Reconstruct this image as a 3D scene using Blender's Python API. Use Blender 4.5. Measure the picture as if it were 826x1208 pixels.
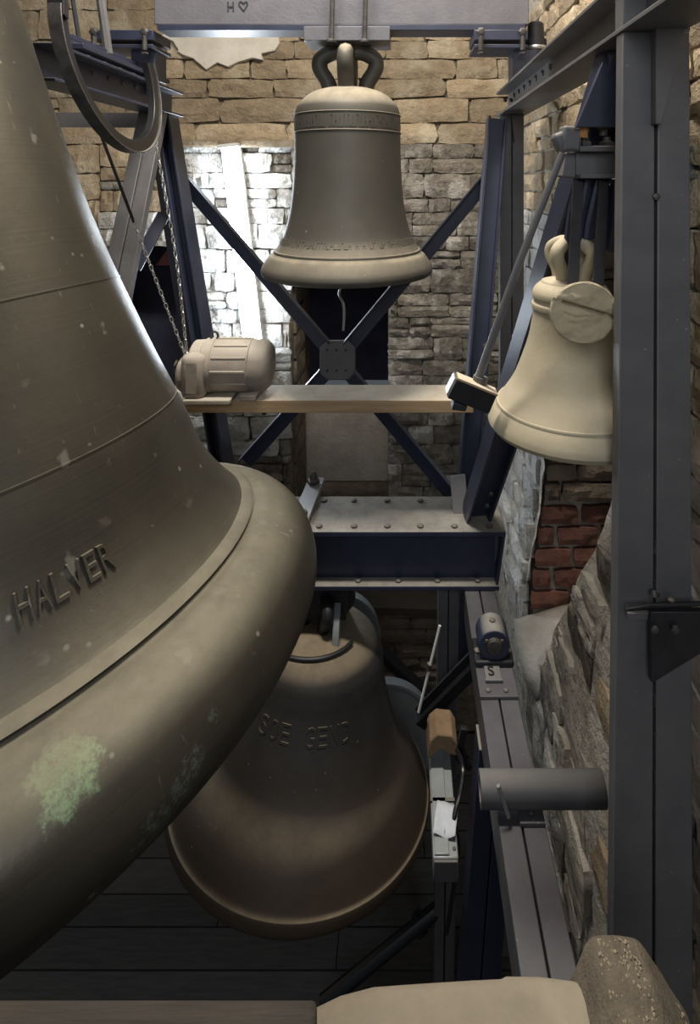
import bpy, bmesh, math, random
from mathutils import Vector, Matrix, noise
random.seed(7)
S = bpy.context.scene
for o in list(bpy.data.objects): bpy.data.objects.remove(o)
COL = S.collection
PI = math.pi

# ------------------------------------------------------------------ camera, world, light, exposure
FPX, PPX, PPY, EYE = 680.0, 478.0, 212.0, 4.4      # focal length and principal point in pixels, eye height above the floor
cam = bpy.data.objects.new('camera', bpy.data.cameras.new('camera'))
COL.objects.link(cam)
cam.location = (0, 0, EYE); cam.rotation_euler = (PI/2, 0, 0)
cd = cam.data
cd.sensor_fit = 'VERTICAL'; cd.sensor_height = 36.0
cd.lens = FPX/1208*36.0
cd.shift_x = (413-PPX)/1208; cd.shift_y = (PPY-604)/1208
cd.clip_start = 0.02
S.camera = cam
W = bpy.data.worlds.new('world'); S.world = W; W.use_nodes = True
W.node_tree.nodes['Background'].inputs[0].default_value = (0.80, 0.90, 1.0, 1)
W.node_tree.nodes['Background'].inputs[1].default_value = 0.085
S.view_settings.view_transform = 'Standard'; S.view_settings.look = 'None'
S.view_settings.gamma = 1.0; S.view_settings.exposure = 0.0
S.view_settings.use_curve_mapping = False
TUBE_STRENGTH = 60.0
def offscreen(name, loc, rot, watts, size, col):
    L = bpy.data.lights.new(name, 'AREA'); L.shape = 'RECTANGLE'; L.size, L.size_y = size; L.energy = watts; L.color = col
    o = bpy.data.objects.new(name, L); COL.objects.link(o); o.location = loc; o.rotation_euler = rot
# the belfry's lamp overhead (it lights every upward face) and the sound opening in the wall behind the camera
offscreen('lamp_above_offscreen', (-.3, 2.1, EYE+2.4), (0, 0, 0), 155.0, (1.5, .30), (1.0, .92, .80))
offscreen('window_front_offscreen', (-.2, -1.8, EYE+1.1), (PI/2-.15, 0, 0), 44.0, (1.0, 1.6), (.90, .95, 1.0))

def P(x, y, Y):
    return Vector(((x-PPX)/FPX*Y, Y, EYE-(y-PPY)/FPX*Y))

# ------------------------------------------------------------------ materials
class NT:
    def __init__(s, name):
        s.m = bpy.data.materials.new(name); s.m.use_nodes = True
        s.t = s.m.node_tree; s.b = s.t.nodes['Principled BSDF']
    def n(s, k, **kw):
        a = s.t.nodes.new(k)
        for x, v in kw.items(): setattr(a, x, v)
        return a
    def l(s, a, b): s.t.links.new(a, b)
    def noise(s, vec, scale, detail=5, rough=.6):
        a = s.n('ShaderNodeTexNoise'); a.inputs['Scale'].default_value = scale
        a.inputs['Detail'].default_value = detail; a.inputs['Roughness'].default_value = rough
        s.l(vec, a.inputs['Vector']); return a.outputs['Fac']
    def ramp(s, fac, a, b, ca=(0,0,0,1), cb=(1,1,1,1)):
        r = s.n('ShaderNodeValToRGB'); e = r.color_ramp.elements
        e[0].position = a; e[1].position = b; e[0].color = ca; e[1].color = cb
        s.l(fac, r.inputs['Fac']); return r.outputs['Color']
    def mix(s, fac, a, b, blend='MIX'):
        m = s.n('ShaderNodeMix', data_type='RGBA', blend_type=blend)
        for sock, v in ((m.inputs[0], fac), (m.inputs[6], a), (m.inputs[7], b)):
            if hasattr(v, 'node'): s.l(v, sock)
            elif isinstance(v, (int, float)): sock.default_value = v
            else: sock.default_value = (*v[:3], 1)
        return m.outputs[2]
    def math(s, op, a, b=0.0, clamp=False):
        m = s.n('ShaderNodeMath', operation=op, use_clamp=clamp)
        for sock, v in ((m.inputs[0], a), (m.inputs[1], b)):
            if hasattr(v, 'node'): s.l(v, sock)
            else: sock.default_value = v
        return m.outputs[0]

def M(name, base, c2=None, rough=.6, metal=0., scale=5., bump=.3, bscale=40., dust=None, dust_lo=.45, rnd=0., c3=None, c3t=.62,
      specks=None, coords='pos', stretch=None, spec=.5, bdist=.01, extra=None):
    t = NT(name)
    if coords == 'pos': vec = t.n('ShaderNodeNewGeometry').outputs['Position']
    else: vec = t.n('ShaderNodeTexCoord').outputs['Object']
    if stretch:
        mp = t.n('ShaderNodeMapping'); mp.inputs['Scale'].default_value = stretch; t.l(vec, mp.inputs['Vector']); v2 = mp.outputs[0]
    else: v2 = vec
    c = t.mix(t.ramp(t.noise(v2, scale), .32, .68), base, c2 or tuple(x*.65 for x in base))
    if c3: c = t.mix(t.ramp(t.noise(vec, scale*.43, 4), c3t-.06, c3t+.08), c, c3)
    if rnd:
        oi = t.n('ShaderNodeObjectInfo').outputs['Random']
        f = t.math('ADD', t.math('MULTIPLY', oi, rnd), 1-rnd*.5)
        cc = t.n('ShaderNodeCombineColor')
        for i in range(3): t.l(f, cc.inputs[i])
        c = t.mix(1.0, c, cc.outputs[0], 'MULTIPLY')
    if extra: c = extra(t, vec, c)
    if specks:
        vo = t.n('ShaderNodeTexVoronoi'); vo.inputs['Scale'].default_value = specks[1]; t.l(vec, vo.inputs['Vector'])
        m1 = t.ramp(vo.outputs['Distance'], .06, .13, (1,1,1,1), (0,0,0,1))
        m2 = t.ramp(t.noise(vec, specks[1]*.35, 2), .56, .62)
        c = t.mix(t.math('MULTIPLY', m1, m2), c, specks[0])
    if dust:
        g = t.n('ShaderNodeNewGeometry'); sx = t.n('ShaderNodeSeparateXYZ'); t.l(g.outputs['Normal'], sx.inputs[0])
        dm = t.ramp(sx.outputs[2], dust_lo, min(dust_lo+.4, .99))
        dn = t.ramp(t.noise(vec, 9, 6, .7), .25, .6, (.45,.45,.45,1), (1,1,1,1))
        c = t.mix(t.math('MULTIPLY', dm, dn), c, dust)
        r = t.math('ADD', t.math('MULTIPLY', dm, .35), rough, True); t.l(r, t.b.inputs['Roughness'])
    else: t.b.inputs['Roughness'].default_value = rough
    t.l(c, t.b.inputs['Base Color'])
    t.b.inputs['Metallic'].default_value = metal
    t.b.inputs['Specular IOR Level'].default_value = spec
    if bump:
        bn = t.n('ShaderNodeBump'); bn.inputs['Strength'].default_value = bump; bn.inputs['Distance'].default_value = bdist
        t.l(t.noise(v2, bscale, 6, .65), bn.inputs['Height']); t.l(bn.outputs[0], t.b.inputs['Normal'])
    return t.m

def emit(name, col, strength):
    t = NT(name)
    t.b.inputs['Base Color'].default_value = (.9, .9, .9, 1)
    t.b.inputs['Emission Color'].default_value = (*col, 1); t.b.inputs['Emission Strength'].default_value = strength
    return t.m

def big_bell_marks(t, vec, c):
    # fine casting rings round the body
    sx = t.n('ShaderNodeSeparateXYZ'); t.l(vec, sx.inputs[0])
    w = t.n('ShaderNodeCombineXYZ'); t.l(sx.outputs[2], w.inputs[2])
    ln = t.noise(w.outputs[0], 130, 3, .7)
    c = t.mix(t.math('MULTIPLY', t.ramp(ln, .4, .75), .5), c, (.112, .102, .080))
    ln2 = t.noise(w.outputs[0], 420, 2, .6)
    c = t.mix(t.math('MULTIPLY', t.ramp(ln2, .58, .70), .45), c, (.034, .031, .026))
    # splashes and droppings
    vo = t.n('ShaderNodeTexVoronoi'); vo.inputs['Scale'].default_value = 10.5
    mp = t.n('ShaderNodeMapping'); mp.inputs['Scale'].default_value = (1.0, 1.0, .55); mp.inputs['Rotation'].default_value = (.3, .5, .2); t.l(vec, mp.inputs['Vector'])
    ds = t.n('ShaderNodeVectorMath', operation='ADD'); t.l(mp.outputs[0], ds.inputs[0])
    nz2 = t.n('ShaderNodeTexNoise'); nz2.inputs['Scale'].default_value = 30; nz2.inputs['Detail'].default_value = 4; t.l(vec, nz2.inputs['Vector'])
    sc2 = t.n('ShaderNodeVectorMath', operation='SCALE'); sc2.inputs['Scale'].default_value = .05; t.l(nz2.outputs['Color'], sc2.inputs[0]); t.l(sc2.outputs[0], ds.inputs[1])
    t.l(ds.outputs[0], vo.inputs['Vector'])
    k1 = t.ramp(vo.outputs['Distance'], .09, .15, (1,1,1,1), (0,0,0,1)); k2 = t.ramp(t.noise(vec, 4.3, 2), .42, .52)
    c = t.mix(t.math('MULTIPLY', t.math('MULTIPLY', k1, k2), .55), c, (.30, .285, .25))
    # faint scratches
    mp2 = t.n('ShaderNodeMapping'); mp2.inputs['Scale'].default_value = (60, 60, 5); mp2.inputs['Rotation'].default_value = (.2, .9, .4); t.l(vec, mp2.inputs['Vector'])
    c = t.mix(t.math('MULTIPLY', t.ramp(t.noise(mp2.outputs[0], 1.0, 3, .6), .68, .74), .4), c, (.24, .22, .18))
    # verdigris: one crusty round patch and a few runs
    def patch(th, z, r, rad, col, c, n=26, lo=.25):
        d = t.n('ShaderNodeVectorMath', operation='DISTANCE'); t.l(vec, d.inputs[0])
        d.inputs[1].default_value = (r*math.cos(math.radians(th)), r*math.sin(math.radians(th)), z)
        f = t.math('ADD', d.outputs['Value'], t.math('MULTIPLY', t.math('SUBTRACT', t.noise(vec, n, 6, .75), .5), rad*1.7))
        return t.mix(t.math('MULTIPLY', t.ramp(f, rad*.86, rad*1.04, (1,1,1,1), (0,0,0,1)), t.ramp(t.noise(vec, 85, 5, .85), lo+.08, .56)), c, col)
    c = patch(-45.5, .164, .826, .062, (.23, .34, .19), c)
    c = patch(-45.5, .175, .82, .035, (.10, .16, .075), c, 40, .42)
    for th, z, r, rad in ((-38, .03, .885, .035), (-35, .05, .88, .03), (-33, .07, .88, .032), (-29, .10, .87, .026), (-41, .015, .89, .02), (-20, .12, .86, .03), (-10, .2, .80, .03)):
        c = patch(th, z, r, rad, (.15, .18, .15), c, 34, .4)
    return c

def top_bell_marks(t, vec, c):
    return c

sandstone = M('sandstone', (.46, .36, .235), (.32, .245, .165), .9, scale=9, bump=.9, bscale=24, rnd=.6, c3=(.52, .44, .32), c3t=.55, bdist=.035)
rubble = M('rubble_stone', (.30, .265, .22), (.15, .125, .10), .92, scale=12, bump=1., bscale=20, rnd=.7, c3=(.46, .42, .37), c3t=.56, bdist=.05)
limewashed = M('limewashed_stone', (.62, .60, .56), (.40, .37, .32), .9, scale=10, bump=1., bscale=20, rnd=.3, c3=(.72, .72, .70), c3t=.5, bdist=.05)
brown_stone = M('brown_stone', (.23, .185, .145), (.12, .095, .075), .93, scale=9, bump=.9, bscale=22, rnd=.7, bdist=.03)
mortar = M('mortar', (.25, .205, .15), (.12, .10, .075), .95, scale=11, bump=.9, bscale=40, bdist=.02)
plaster = M('old_plaster', (.40, .37, .33), (.27, .245, .215), .93, scale=4, bump=.5, bscale=26, c3=(.50, .47, .42), bdist=.02)
limewash = M('limewash', (.68, .64, .57), (.44, .40, .34), .93, scale=8, bump=1., bscale=18, c3=(.24, .20, .145), c3t=.60, bdist=.05)
brick_m = M('brick', (.20, .085, .062), (.11, .052, .042), .9, scale=14, bump=.6, bscale=60, rnd=.6)
white_patch = M('white_plaster', (.74, .70, .63), (.60, .55, .47), .9, scale=6, bump=.4, bscale=30)
steel = M('grey_steel_paint', (.120, .118, .124), (.092, .091, .098), .48, scale=9, bump=.15, bscale=120, specks=((.25, .24, .23), 42), dust=(.20, .19, .18), dust_lo=.6, bdist=.003)
sill_paint = M('violet_grey_paint', (.115, .110, .122), (.088, .085, .096), .5, scale=9, bump=.2, bscale=100, specks=((.26, .25, .25), 36), bdist=.003)
steel_pale = M('pale_steel_paint', (.30, .295, .30), (.24, .235, .24), .5, scale=9, bump=.12, bscale=120, bdist=.003)
headstock_paint = M('grey_violet_paint', (.135, .132, .150), (.105, .103, .120), .42, scale=8, bump=.35, bscale=60, bdist=.006)
navy = M('navy_shaded_paint', (.030, .036, .068), (.020, .024, .048), .42, scale=7, bump=.12, bscale=100, dust=(.29, .27, .235), dust_lo=.62, bdist=.003)  # the grey frame paint again, with shade put into the colour
bolt_m = M('bolt_steel', (.10, .095, .09), (.05, .045, .045), .5, metal=.5, scale=30, bump=.2, bscale=120, dust=(.26, .24, .21), dust_lo=.7, bdist=.003)
bright_steel = M('bright_steel', (.55, .55, .54), (.38, .38, .38), .35, metal=.8, scale=20, bump=.1, bdist=.002)
black_rubber = M('black_rubber', (.012, .012, .014), None, .35, scale=20, bump=.1, bdist=.002)
dark_iron = M('dark_iron', (.030, .030, .036), (.018, .018, .022), .5, metal=.3, scale=15, bump=.25, bscale=90, bdist=.004)
rusty = M('rusty_iron', (.30, .13, .045), (.45, .24, .08), .9, scale=40, bump=.5, bscale=80)
timber = M('planed_timber', (.44, .31, .18), (.34, .23, .13), .7, scale=5, stretch=(1, 14, 14), bump=.15, bscale=30, dust=(.66, .60, .50), dust_lo=.5, bdist=.003)
old_timber = M('old_timber', (.055, .042, .031), (.026, .021, .016), .85, scale=6, stretch=(1.2, 14, 14), bump=.5, bscale=26, bdist=.006)
board_m = M('floor_board', (.058, .054, .051), (.034, .032, .030), .85, scale=5, stretch=(1.2, 12, 12), bump=.4, bscale=26, rnd=.4, bdist=.005)
log_end = M('cracked_timber_end', (.50, .42, .29), (.40, .33, .22), .9, scale=10, bump=.6, bscale=26, bdist=.012)
wood_block = M('rough_wood_block', (.26, .175, .10), (.16, .105, .06), .85, scale=14, bump=.4, bscale=50, bdist=.006)
bronze_big = M('olive_bronze', (.088, .078, .060), (.058, .052, .043), .42, metal=.65, scale=3.2, bump=.18, bscale=34, coords='obj', specks=((.36, .35, .31), 17), c3=(.095, .084, .064), extra=big_bell_marks, dust=(.22, .20, .15), dust_lo=.62, bdist=.004)
bronze_mid = M('dusty_grey_bronze', (.100, .092, .078), (.078, .072, .062), .55, metal=.3, scale=3.5, bump=.15, bscale=40, coords='obj', c3=(.118, .107, .088), dust=(.33, .29, .22), dust_lo=.36, specks=((.33, .31, .27), 20), bdist=.004)
def bell2_marks(t, vec, c):
    sx = t.n('ShaderNodeSeparateXYZ'); t.l(vec, sx.inputs[0])
    h = t.math('ADD', sx.outputs[2], t.math('MULTIPLY', t.math('SUBTRACT', t.noise(vec, 7, 6, .7), .5), .3))
    return t.mix(t.math('MULTIPLY', t.ramp(h, .05, .42, (1,1,1,1), (0,0,0,1)), .65), c, (.070, .044, .025))
bronze_dark = M('rust_stained_bronze', (.046, .043, .041), (.030, .028, .028), .6, metal=.25, scale=5, bump=.3, bscale=45, coords='obj', extra=bell2_marks, dust=(.30, .245, .17), dust_lo=.62, specks=((.17, .15, .125), 26), bdist=.005)
bronze_pale = M('dust_covered_bronze', (.42, .37, .26), (.34, .295, .205), .75, metal=.1, scale=4, bump=.25, bscale=40, coords='obj', c3=(.46, .41, .31), dust=(.55, .48, .36), dust_lo=.3, bdist=.005)
motor_m = M('dusty_motor_casing', (.36, .31, .26), (.24, .21, .185), .7, metal=.1, scale=9, bump=.35, bscale=35, dust=(.55, .50, .43), dust_lo=.4, bdist=.006)
cast_dust = M('dusty_cast_iron', (.27, .23, .17), (.20, .17, .125), .9, scale=7, bump=.5, bscale=60, c3=(.33, .285, .21), specks=((.07, .058, .042), 30), bdist=.006)
grit = M('grit_covered_iron', (.20, .165, .12), (.12, .098, .07), .95, scale=30, bump=.9, bscale=150, specks=((.45, .37, .24), 90), bdist=.01)
wheel_m = M('grey_wheel_paint', (.26, .285, .30), (.21, .23, .245), .5, scale=6, bump=.15, bdist=.003)
box_m = M('pale_grey_sheet_metal', (.36, .39, .40), (.28, .30, .31), .45, metal=.3, scale=9, bump=.1, bdist=.003)
paper_m = M('white_paper', (.62, .65, .72), (.54, .58, .66), .8, scale=60, bump=.1)
dark_shutter = M('dark_blue_shutter', (.045, .050, .090), (.030, .034, .062), .8, scale=5, bump=.2)
red_paint = M('dull_red_paint', (.22, .055, .05), (.15, .04, .04), .7, scale=12, bump=.2)
chalk = M('chalk_mark', (.035, .036, .05), None, .8, scale=30, bump=0)
white_casing = M('white_lamp_casing', (.75, .75, .74), (.68, .68, .67), .5, bump=0)
tube_glow = emit('lit_fluorescent_tube', (.80, .90, 1.0), TUBE_STRENGTH)

# ------------------------------------------------------------------ object helpers
def tag(o, label, cat, group=None):
    o['label'] = label; o['category'] = cat
    if group: o['group'] = group
    return o
def thing(name, label, cat, loc=(0,0,0), group=None, rot=None):
    o = bpy.data.objects.new(name, None); COL.objects.link(o)
    o.empty_display_size = .1
    o.location = loc
    if rot: o.rotation_euler = rot
    return tag(o, label, cat, group)
def origin(p):
    v = Vector((0,0,0))
    while p: v = v + p.location; p = p.parent
    return v

class MB:
    def __init__(s): s.v = []; s.f = []
    def add(s, vs, fs):
        k = len(s.v); s.v += [Vector(v) for v in vs]; s.f += [tuple(i+k for i in f) for f in fs]; return s
    def box(s, c, d, m=None):
        c = Vector(c); x, y, z = [q/2 for q in d]
        vs = [Vector((i*x, j*y, k*z)) for k in (-1,1) for j in (-1,1) for i in (-1,1)]
        vs = [(m @ v if m else v)+c for v in vs]
        return s.add(vs, [(0,2,3,1),(4,5,7,6),(0,1,5,4),(2,6,7,3),(0,4,6,2),(1,3,7,5)])
    def sweep(s, p, q, sec, up=(0,0,1), roll=0):
        """extrude the closed 2-D section (u = side, v = up) from p to q"""
        p, q = Vector(p), Vector(q); a = (q-p).normalized(); up = Vector(up)
        u = a.cross(up)
        if u.length < 1e-4: u = a.cross(Vector((1,0,0)))
        u.normalize(); v = u.cross(a)
        if roll: u, v = u*math.cos(roll)+v*math.sin(roll), v*math.cos(roll)-u*math.sin(roll)
        n = len(sec); vs = [b+u*i+v*j for b in (p, q) for i, j in sec]
        fs = [(i, (i+1) % n, n+(i+1) % n, n+i) for i in range(n)] + [tuple(reversed(range(n))), tuple(range(n, 2*n))]
        return s.add(vs, fs)
    def bar(s, p, q, w, h, up=(0,0,1)):
        return s.sweep(p, q, [(-w/2,-h/2),(w/2,-h/2),(w/2,h/2),(-w/2,h/2)], up)
    def tube(s, pts, r, n=10, caps=True):
        pts = [Vector(p) for p in pts]; rings = []; pu = None
        for i, p in enumerate(pts):
            a = (pts[min(i+1, len(pts)-1)]-pts[max(i-1, 0)]).normalized()
            if pu is None: pu = a.cross(Vector((.31,.2,.93)) if abs(a.z) < .9 else Vector((1,0,0))).normalized()
            else: pu = (pu-a*pu.dot(a)).normalized()
            w = a.cross(pu); rr = r[i] if isinstance(r, (list, tuple)) else r
            rings.append([p+(pu*math.cos(t)+w*math.sin(t))*rr for t in [2*PI*k/n for k in range(n)]])
        vs = [v for g in rings for v in g]; fs = []
        for i in range(len(pts)-1):
            for k in range(n): fs.append((i*n+k, i*n+(k+1) % n, (i+1)*n+(k+1) % n, (i+1)*n+k))
        if caps: fs += [tuple(reversed(range(n))), tuple(range((len(pts)-1)*n, len(pts)*n))]
        return s.add(vs, fs)
    def lathe(s, prof, n=72, m=None):
        vs = []; fs = []; K = len(prof)
        for r, z in prof:
            for k in range(n):
                t = 2*PI*k/n; v = Vector((r*math.cos(t), r*math.sin(t), z)); vs.append(m @ v if m else v)
        for i in range(K-1):
            for k in range(n): fs.append((i*n+k, i*n+(k+1) % n, (i+1)*n+(k+1) % n, (i+1)*n+k))
        return s.add(vs, fs)
    def prism(s, pts, off):
        """polygon (list of 3-D points) thickened by the vector off"""
        off = Vector(off); n = len(pts); vs = [Vector(p) for p in pts]; vs += [v+off for v in vs]
        return s.add(vs, [tuple(reversed(range(n))), tuple(range(n, 2*n))]+[(i, (i+1) % n, n+(i+1) % n, n+i) for i in range(n)])
    def mesh(s, name, shift=Vector((0,0,0)), smooth=30):
        me = bpy.data.meshes.new(name)
        me.from_pydata([v-shift for v in s.v], [], s.f)
        bm = bmesh.new(); bm.from_mesh(me); bmesh.ops.recalc_face_normals(bm, faces=bm.faces); bm.to_mesh(me); bm.free()
        if smooth:
            me.polygons.foreach_set('use_smooth', [True]*len(me.polygons)); me.set_sharp_from_angle(angle=math.radians(smooth))
        return me
    def build(s, name, mat, parent=None, bevel=0, smooth=30, local=False):
        if parent: sh = Vector((0,0,0)) if local else origin(parent)
        else:
            xs = [v.x for v in s.v]; ys = [v.y for v in s.v]; zs = [v.z for v in s.v]
            sh = Vector(((min(xs)+max(xs))/2, (min(ys)+max(ys))/2, min(zs)))
        me = s.mesh(name, sh, smooth); me.materials.append(mat)
        o = bpy.data.objects.new(name, me); COL.objects.link(o)
        if parent: o.parent = parent
        else: o.location = sh
        if bevel:
            b = o.modifiers.new('bevel', 'BEVEL'); b.width = bevel; b.segments = 2; b.limit_method = 'ANGLE'; b.angle_limit = .6
            b.harden_normals = False
        return o

def inst(name, me, loc, parent, scale=(1,1,1), rot=(0,0,0)):
    o = bpy.data.objects.new(name, me); COL.objects.link(o); o.parent = parent
    o.location = Vector(loc)-origin(parent); o.scale = scale; o.rotation_euler = rot
    return o
def structure(o):
    o['kind'] = 'structure'; return o
def spline(pts, k=8):
    pts = [Vector(p) for p in pts]; out = []
    for i in range(len(pts)-1):
        a = pts[max(i-1, 0)]; b = pts[i]; c = pts[i+1]; d = pts[min(i+2, len(pts)-1)]
        for j in range(k):
            t = j/k
            out.append(.5*((2*b)+(c-a)*t+(2*a-5*b+4*c-d)*t*t+(3*b-a-3*c+d)*t*t*t))
    return out+[pts[-1]]
ISEC = lambda w, h, tf, tw: [(-w/2,-h/2),(w/2,-h/2),(w/2,-h/2+tf),(tw/2,-h/2+tf),(tw/2,h/2-tf),(w/2,h/2-tf),(w/2,h/2),(-w/2,h/2),(-w/2,h/2-tf),(-tw/2,h/2-tf),(-tw/2,-h/2+tf),(-w/2,-h/2+tf)]
USEC = lambda w, h, t: [(-w/2,-h/2),(w/2,-h/2),(w/2,-h/2+t),(-w/2+t,-h/2+t),(-w/2+t,h/2-t),(w/2,h/2-t),(w/2,h/2),(-w/2,h/2)]
LSEC = lambda w, t: [(0,0),(w,0),(w,t),(t,t),(t,w),(0,w)]

hb = MB(); hb.lathe([(0,.55),(.55,.5),(1,.35),(1,0),(0,0)], 6); HEX = hb.mesh('bolt', smooth=0); HEX.materials.append(bolt_m)
rb = MB(); rb.lathe([(0.02,.9),(.5,.75),(.88,.4),(1,0)], 10); RIVET = rb.mesh('bolt', smooth=60); RIVET.materials.append(bolt_m)
def bolt(loc, parent, r=.014, rot=(0,0,0), me=None, name='bolt'):
    return inst(name, me or HEX, loc, parent, (r, r, r*1.3), rot)

# ------------------------------------------------------------------ the setting: walls and floor
YB = 4.6                    # back wall face
XR = .85                    # right wall face (upper part)
ZT = EYE+2.6                # top of what is built

def stone_mesh(seed, name='stone', nx=5, nz=3):
    r = random.Random(seed); vs = []; fs = []
    for j in range(nz+1):
        for i in range(nx+1):
            u, w = i/nx-.5, j/nz-.5; edge = i in (0, nx) or j in (0, nz); corner = i in (0, nx) and j in (0, nz)
            jx = r.uniform(-.05, .05); jz = r.uniform(-.07, .07)
            if corner: u *= r.uniform(.93, 1.0); w *= r.uniform(.88, 1.0)
            y = -(.78+r.uniform(-.14, .12)) if edge else -(1+r.uniform(-.25, .25))
            vs.append((u+jx*(.5 if edge else 1), y, w+jz*(.5 if edge else 1)))
    idx = lambda i, j: j*(nx+1)+i
    for j in range(nz):
        for i in range(nx): fs.append((idx(i,j), idx(i+1,j), idx(i+1,j+1), idx(i,j+1)))
    ring = [idx(i,0) for i in range(nx+1)]+[idx(nx,j) for j in range(1,nz+1)]+[idx(i,nz) for i in range(nx-1,-1,-1)]+[idx(0,j) for j in range(nz-1,0,-1)]
    k = len(vs); vs += [(vs[i][0]*.97, .3, vs[i][2]*.97) for i in ring]; n = len(ring)
    fs += [(ring[i], k+i, k+(i+1) % n, ring[(i+1) % n]) for i in range(n)]
    m = MB(); m.add(vs, fs); return m.mesh(name, smooth=24)
def variants(mat, n, s0, name='stone'):
    out = []
    for i in range(n):
        me = stone_mesh(s0+i, name); me.materials.append(mat); out.append(me)
    return out
V_SAND = variants(sandstone, 10, 10); V_RUB = variants(rubble, 10, 40); V_LIME = variants(limewashed, 10, 70); V_BROWN = variants(brown_stone, 6, 100)
V_LIME2 = variants(limewash, 10, 160)
V_BRICK = variants(brick_m, 4, 130, 'brick')

def courses(u0, u1, v0, v1, h, w, rnd, split=.25):
    """irregular courses of stones: (u, v, width, height)"""
    out = []; v = v0
    while v < v1-.02:
        hh = min(rnd.uniform(*h), v1-v)
        if v1-v-hh < h[0]*.6: hh = v1-v
        u = u0-rnd.uniform(0, w[0]*.6)
        while u < u1-.02:
            ww = rnd.uniform(*w)
            if u+ww > u1-.06: ww = u1-u
            a = max(u, u0)
            if u+ww-a > .03:
                if rnd.random() < split and hh > h[0]*1.25:
                    k = rnd.uniform(.38, .62)
                    out.append((a, v, u+ww-a, hh*k)); out.append((a, v+hh*k, u+ww-a, hh*(1-k)))
                else: out.append((a, v, u+ww-a, hh))
            u += ww
        v += hh
    return out

# back wall: body with a niche (x 345..458) and a dark side opening, stones set on it
NX0, NX1 = P(345,0,YB).x, P(458,0,YB).x
NZ1, NZ0 = P(0,335,YB).z, P(0,612,YB).z
DX0, DX1 = P(120,0,YB).x, P(219,0,YB).x
DZ1, DZ0 = P(0,290,YB).z, P(0,520,YB).z
XL = -3.3
wb = MB()
def wbox(x0, x1, z0, z1): wb.box(((x0+x1)/2, YB+.5, (z0+z1)/2), (x1-x0, 1.0, z1-z0))
wbox(XL, DX0, 0, ZT); wbox(DX0, DX1, 0, DZ0); wbox(DX0, DX1, DZ1, ZT); wbox(DX1, NX0, 0, ZT)
wbox(NX0, NX1, 0, NZ0); wbox(NX0, NX1, NZ1, ZT); wbox(NX1, XR+1.2, 0, ZT)
wall_back = structure(wb.build('wall_back', mortar, smooth=0))
LEDGE = P(0,170,YB).z
rnd = random.Random(3)
slots = []
for (u, v, w, h) in courses(XL+.1, XR, LEDGE, P(0,-25,YB).z, (.14, .25), (.26, .72), rnd, .15): slots.append((u, v, w, h, 'sand'))
for (u, v, w, h) in courses(P(40,0,YB).x, DX0, DZ0, LEDGE, (.12, .22), (.2, .5), rnd): slots.append((u, v, w, h, 'sand'))
for (u, v, w, h) in courses(DX0, DX1, DZ1, LEDGE, (.12, .2), (.2, .4), rnd): slots.append((u, v, w, h, 'sand' if v > DZ1+.2 else 'lime'))
for (u, v, w, h) in courses(DX1, NX0, DZ0-.1, LEDGE, (.11, .21), (.16, .44), rnd): slots.append((u, v, w, h, 'lime'))
for (u, v, w, h) in courses(NX0, NX1, NZ1, LEDGE, (.12, .2), (.2, .45), rnd): slots.append((u, v, w, h, 'rub'))
for (u, v, w, h) in courses(DX1-.1, NX0, NZ0-.2, DZ0-.1, (.10, .18), (.16, .40), rnd): slots.append((u, v, w, h, 'rub'))
for (u, v, w, h) in courses(NX1, XR, P(0,612,YB).z, LEDGE, (.10, .20), (.16, .42), rnd, .35): slots.append((u, v, w, h, 'rub'))
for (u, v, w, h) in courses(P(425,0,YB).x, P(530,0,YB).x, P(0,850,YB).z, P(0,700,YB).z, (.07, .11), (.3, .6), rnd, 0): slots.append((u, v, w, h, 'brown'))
VS = {'sand': V_SAND, 'rub': V_RUB, 'lime': V_LIME, 'brown': V_BROWN}
slots.sort(key=lambda s: -s[2]*s[3])
def stone(parent, me, c, w, h, d, rot, name='stone'):
    return inst(name, me, c, parent, (w, d, h), rot)
far = MB()
for i, (u, v, w, h, k) in enumerate(slots):
    c = Vector((u+w/2, YB, v+h/2))
    d = rnd.uniform(.028, .05) if k == 'sand' else rnd.uniform(.035, .075)
    me = rnd.choice(VS[k])
    if i < 300: stone(wall_back, me, c, w-.006, h-.006, d, (0, rnd.uniform(-.035, .035), 0))
    else:
        for_v = [Vector((p.co.x*(w-.014)+c.x, p.co.y*d+c.y, p.co.z*(h-.014)+c.z)) for p in me.vertices]
        far.add(for_v, [tuple(p.vertices) for p in me.polygons])
if far.v:
    so = far.build('small_stones', rubble, wall_back); so['kind'] = 'stuff'
# projecting ledge and the patch of plaster above it
lm_ = MB()
pts = []
a0, a1 = P(190,0,YB).x, P(352,0,YB).x
lm_.box(((a0+a1)/2, YB-.05, LEDGE), (a1-a0, .12, .06)); lm_.build('ledge_stone', sandstone, wall_back, bevel=.015)
pm = MB(); rr = random.Random(5)
ring = []
for k in range(30):
    t = 2*PI*k/30; ring.append(P(262+66*math.cos(t)*rr.uniform(.85,1.1), 42+38*math.sin(t)*rr.uniform(.75,1.15), YB-.072))
pm.prism(ring, (0, .06, 0)); pm.build('plaster_patch', white_patch, wall_back, bevel=.01)
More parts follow.
